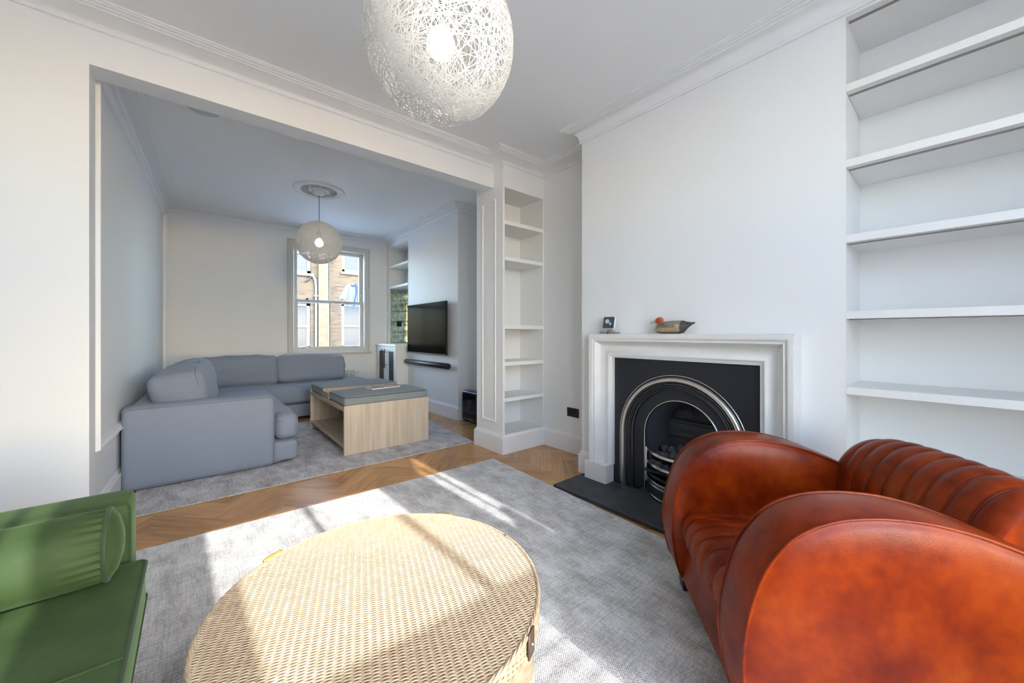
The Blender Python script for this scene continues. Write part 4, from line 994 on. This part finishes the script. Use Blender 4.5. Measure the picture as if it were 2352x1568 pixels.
for x in (-.22, -.92):
    for y in (-.1, 1.7): MB().tube([(x, y, .0125), (x, y, .09)], [.014, .022], 10).build('leg', M_FOOT, GS, smooth=True)
BO = empty('bolster_cushion', (-.5, 1.55, .46)); tag(BO, 'green velvet bolster cushion resting against the green sofa arm', 'cushion')
BR, BX, by_, bz_ = .098, -.185, 1.552, .5585
def bolster(u, v):
    x = -.84 + (BX + .84) * u; a = 2 * pi * v; e = min(1, (1 - u) * (BX + .84) / .10); g_ = .0035 * math.cos(a * 26) * max(0, 1 - e) ** 1.5
    r = BR * (1 - .055 * (1 - e) ** 2) + g_
    return (x, by_ + r * math.cos(a), bz_ + r * math.sin(a) * .98)
bb = MB().grid(60, 156, bolster, cv=True).build('tube', M_VELVET, BO, smooth=True)
MB().lathe([(BR * .945, 0), (BR * .93, .006), (BR * .75, .018), (BR * .4, .028), (0, .031)], (BX, by_, bz_), 40, 'X').build('end_cap', M_VELVET, BO, smooth=True); MB().lathe([(BR * .95, 0), (0, -.01)], (-.84, by_, bz_), 40, 'X').build('end_cap', M_VELVET, BO, smooth=True)
MB().tube([(BX, by_ + BR * .95 * math.cos(2 * pi * k / 40), bz_ + BR * .95 * math.sin(2 * pi * k / 40)) for k in range(40)], .0062, 8, closed=True).build('piping', M_GPIPE, BO, smooth=True)

# ================================================================== LEATHER ARMCHAIR
CA = math.radians(41.5); ES, EQ = Vector((math.cos(CA), math.sin(CA), 0)), Vector((math.sin(CA), -math.cos(CA), 0))
def cp(s, q, z): p = ES * s + EQ * q; return (p.x, p.y, z)
ch = cp(1.5, .9, 0); AC = empty('leather_armchair', (ch[0], ch[1], .0)); tag(AC, 'cognac leather club armchair with rounded arms and channelled seat', 'armchair')
AP = [(.505, .072), (.475, .11), (.458, .172), (.446, .25), (.444, .31), (.451, .384), (.465, .448), (.484, .509), (.507, .557), (.538, .602), (.568, .633), (.613, .661), (.668, .681), (.722, .690), (.775, .693), (.827, .691), (.879, .685), (.95, .669), (1.0, .653), (1.05, .634), (1.1, .612), (1.15, .589), (1.22, .553), (1.29, .505), (1.34, .445), (1.375, .36), (1.39, .25), (1.39, .15), (1.38, .072)]
def spline(P, n):
    out = []; m = len(P)
    for i in range(m - 1):
        p0, p1, p2, p3 = P[max(i - 1, 0)], P[i], P[i + 1], P[min(i + 2, m - 1)]
        for k in range(n):
            t = k / n; out.append(tuple(.5 * ((2 * p1[j]) + (-p0[j] + p2[j]) * t + (2 * p0[j] - 5 * p1[j] + 4 * p2[j] - p3[j]) * t * t + (-p0[j] + 3 * p1[j] - 3 * p2[j] + p3[j]) * t ** 3) for j in range(len(p1))))
    return out + [P[-1]]
APs = spline(AP, 3)
def pnorm(P, i):
    a, b_ = P[max(i - 1, 0)], P[min(i + 1, len(P) - 1)]; dx, dz = b_[0] - a[0], b_[1] - a[1]; l = math.hypot(dx, dz) or 1; return (-dz / l, dx / l)
def armchair_arm(s0, s1, outer_first):
    n = 15; K = len(APs); m = MB()
    rows = []
    for i, (q, z) in enumerate(APs):
        nx, nz = pnorm(APs, i); fade = min(1, (z - .07) / .12)
        for k in range(n):
            u = k / (n - 1); b_ = .009 * (math.sin(pi * u) ** .75) * max(fade, .15)
            rows.append(cp(s0 + (s1 - s0) * u, q + nx * b_, z + nz * b_))
    m.add(rows, [(i * n + k, (i + 1) * n + k, (i + 1) * n + k + 1, i * n + k + 1) for i in range(K - 1) for k in range(n - 1)])
    band = m.build('arm_band', M_LEATHER, AC, smooth='all')
    for s, sg in ((s0, -1), (s1, 1)):
        f = MB(); cq, cz = .92, .36; rings = [(1., 0), (.985, .001), (.965, .006), (.92, .011), (.8, .016), (.6, .019), (.3, .020), (0., .020)]
        f.add([cp(s + sg * off, cq + (q - cq) * k, cz + (z - cz) * k) for k, off in rings for q, z in APs], [(r * K + i, r * K + i + 1, (r + 1) * K + i + 1, (r + 1) * K + i) for r in range(len(rings) - 1) for i in range(K - 1)])
        # close along the bottom edge
        f.add([cp(s + sg * off, cq + (q - cq) * k, cz + (z - cz) * k) for k, off in rings for q, z in (APs[-1], APs[0])], [(r * 2, r * 2 + 1, r * 2 + 3, r * 2 + 2) for r in range(len(rings) - 1)])
        f.build('arm_panel', M_LEATHER, AC, smooth='all', weld=True)
        MB().tube([cp(s + sg * .001, q + pnorm(APs, i)[0] * .0015, z + pnorm(APs, i)[1] * .0015) for i, (q, z) in enumerate(APs)], .0042, 8).build('arm_piping', M_LEATHER, AC, smooth=True)
    MB().poly([cp(s0, AP[0][0], .075), cp(s1, AP[0][0], .075), cp(s1, AP[-1][0], .075), cp(s0, AP[-1][0], .075)]).build('arm_underside', M_FOOT, AC)
armchair_arm(1.06, 1.222, True); armchair_arm(1.752, 1.912, False)
def channels(prof, s0, s1, n, bulge, crown=0., endz=0., name='seat'):
    P = spline(prof, 5); K = len(P); NS = n * 10 + 1; m = MB(); vs_ = []
    for i, (q, z) in enumerate(P):
        nx, nz = pnorm(P, i); nx, nz = nx, nz
        for k in range(NS):
            u = k / (NS - 1); ph = (u * n) % 1.0; b_ = bulge * (max(0., math.sin(pi * ph)) ** .55)
            e = abs(2 * u - 1); c_ = crown * (1 - e * e); ez = -endz * e ** 5
            lift = max(0, min(1, (z - prof[0][1]) / .1))
            vs_.append(cp(s0 + (s1 - s0) * u, q + nx * (b_ + c_) , z + nz * (b_ + c_) + ez * lift))
    m.add(vs_, [(i * NS + k, (i + 1) * NS + k, (i + 1) * NS + k + 1, i * NS + k + 1) for i in range(K - 1) for k in range(NS - 1)])
    o = m.build(name, M_LEATHER, AC, smooth='all')
    for j in range(1, n):
        u = j / n; e = abs(2 * u - 1); pts = []
        for i, (q, z) in enumerate(P):
            nx, nz = pnorm(P, i); c_ = crown * (1 - e * e) + .0015; lift = max(0, min(1, (z - prof[0][1]) / .1)); pts.append(cp(s0 + (s1 - s0) * u, q + nx * c_, z + nz * c_ - endz * e ** 5 * lift))
        MB().tube(pts, .0021, 5).build('channel_seam', M_LEATHER, o, smooth=True)
    return o
SEATP = [(.535, .245), (.515, .249), (.498, .266), (.488, .292), (.488, .322), (.497, .347), (.516, .366), (.56, .378), (.65, .384), (.80, .380), (.95, .368), (1.14, .355)]
channels(SEATP, 1.212, 1.762, 7, .010, .012, .004, 'seat')
for s_, w_ in ((1.212, .0), (1.762, .0)): MB().poly([cp(s_, q, z) for q, z in spline(SEATP, 5)] + [cp(s_, 1.14, .24)]).build('seat_side', M_LEATHER, AC)
channels([(1.12, .345), (1.10, .42), (1.092, .50), (1.098, .58), (1.118, .635), (1.150, .683), (1.190, .714), (1.235, .726), (1.275, .722), (1.300, .708)], 1.180, 1.795, 9, .010, .012, .035, 'backrest')
rearp = [(1.300, .708), (1.318, .68), (1.335, .60), (1.36, .42), (1.375, .25), (1.375, .075)]
def rear(u, v):
    t = v * (len(rearp) - 1); i = min(int(t), len(rearp) - 2); f = t - i; e = abs(2 * u - 1)
    q, z = [rearp[i][k] * (1 - f) + rearp[i + 1][k] * f for k in (0, 1)]
    return cp(1.180 + .615 * u, q + .012 * (1 - e * e) , z + (.012 * (1 - e * e) - .035 * e ** 5) * (1 - v))
MB().grid(25, 20, rear).build('rear_panel', M_LEATHER, AC, smooth=True)
MB().tube([cp(1.180 + .615 * k / 24, 1.302 + .010 * (1 - abs(k / 12 - 1) ** 2), .711 + .010 * (1 - abs(k / 12 - 1) ** 2) - .035 * abs(k / 12 - 1) ** 5) for k in range(25)], .0055, 8).build('back_piping', M_LEATHER, AC, smooth=True)
# closing sides of the backrest
for s in (1.180, 1.795):
    P = spline([(1.12, .345), (1.10, .42), (1.092, .50), (1.098, .58), (1.118, .635), (1.150, .683), (1.190, .714), (1.235, .726), (1.275, .722), (1.300, .708)], 5)
    pts = [cp(s, q, z - .035 * max(0, min(1, (z - .345) / .1))) for q, z in P] + [cp(s, q, z - (.035 if z > .5 else 0)) for q, z in rearp[1:]]
    MB().poly(pts).build('back_side', M_LEATHER, AC)
MB().grid(20, 8, lambda u, v: cp(1.212 + .55 * u, .503 - .016 * v - .004 * math.sin(pi * v) - .004 * (1 - abs(2 * u - 1) ** 2), .262 - .180 * v)).build('front_rail', M_LEATHER, AC, smooth=True)
MB().tube([cp(1.215 + .545 * k / 10, .503, .258) for k in range(11)], .004, 6).build('front_piping', M_LEATHER, AC, smooth=True)
un = MB(); un.add([cp(1.2, .51, .083), cp(1.76, .51, .083), cp(1.76, 1.37, .083), cp(1.2, 1.37, .083)], [(0, 1, 2, 3)]); un.build('underside', M_FOOT, AC)
for s, q in ((1.14, .522), (1.80, .522), (1.155, 1.33), (1.84, 1.33)):
    m = MB(); t0, t1 = .032, .026
    m.add([cp(s + a * t1, q + b_ * t1, .0125) for a, b_ in ((-1, -1), (1, -1), (1, 1), (-1, 1))] + [cp(s + a * t0, q + b_ * t0, .085) for a, b_ in ((-1, -1), (1, -1), (1, 1), (-1, 1))], [(0, 3, 2, 1), (4, 5, 6, 7), (0, 1, 5, 4), (1, 2, 6, 5), (2, 3, 7, 6), (3, 0, 4, 7)])
    m.build('foot', M_FOOT, AC, bevel=.003)
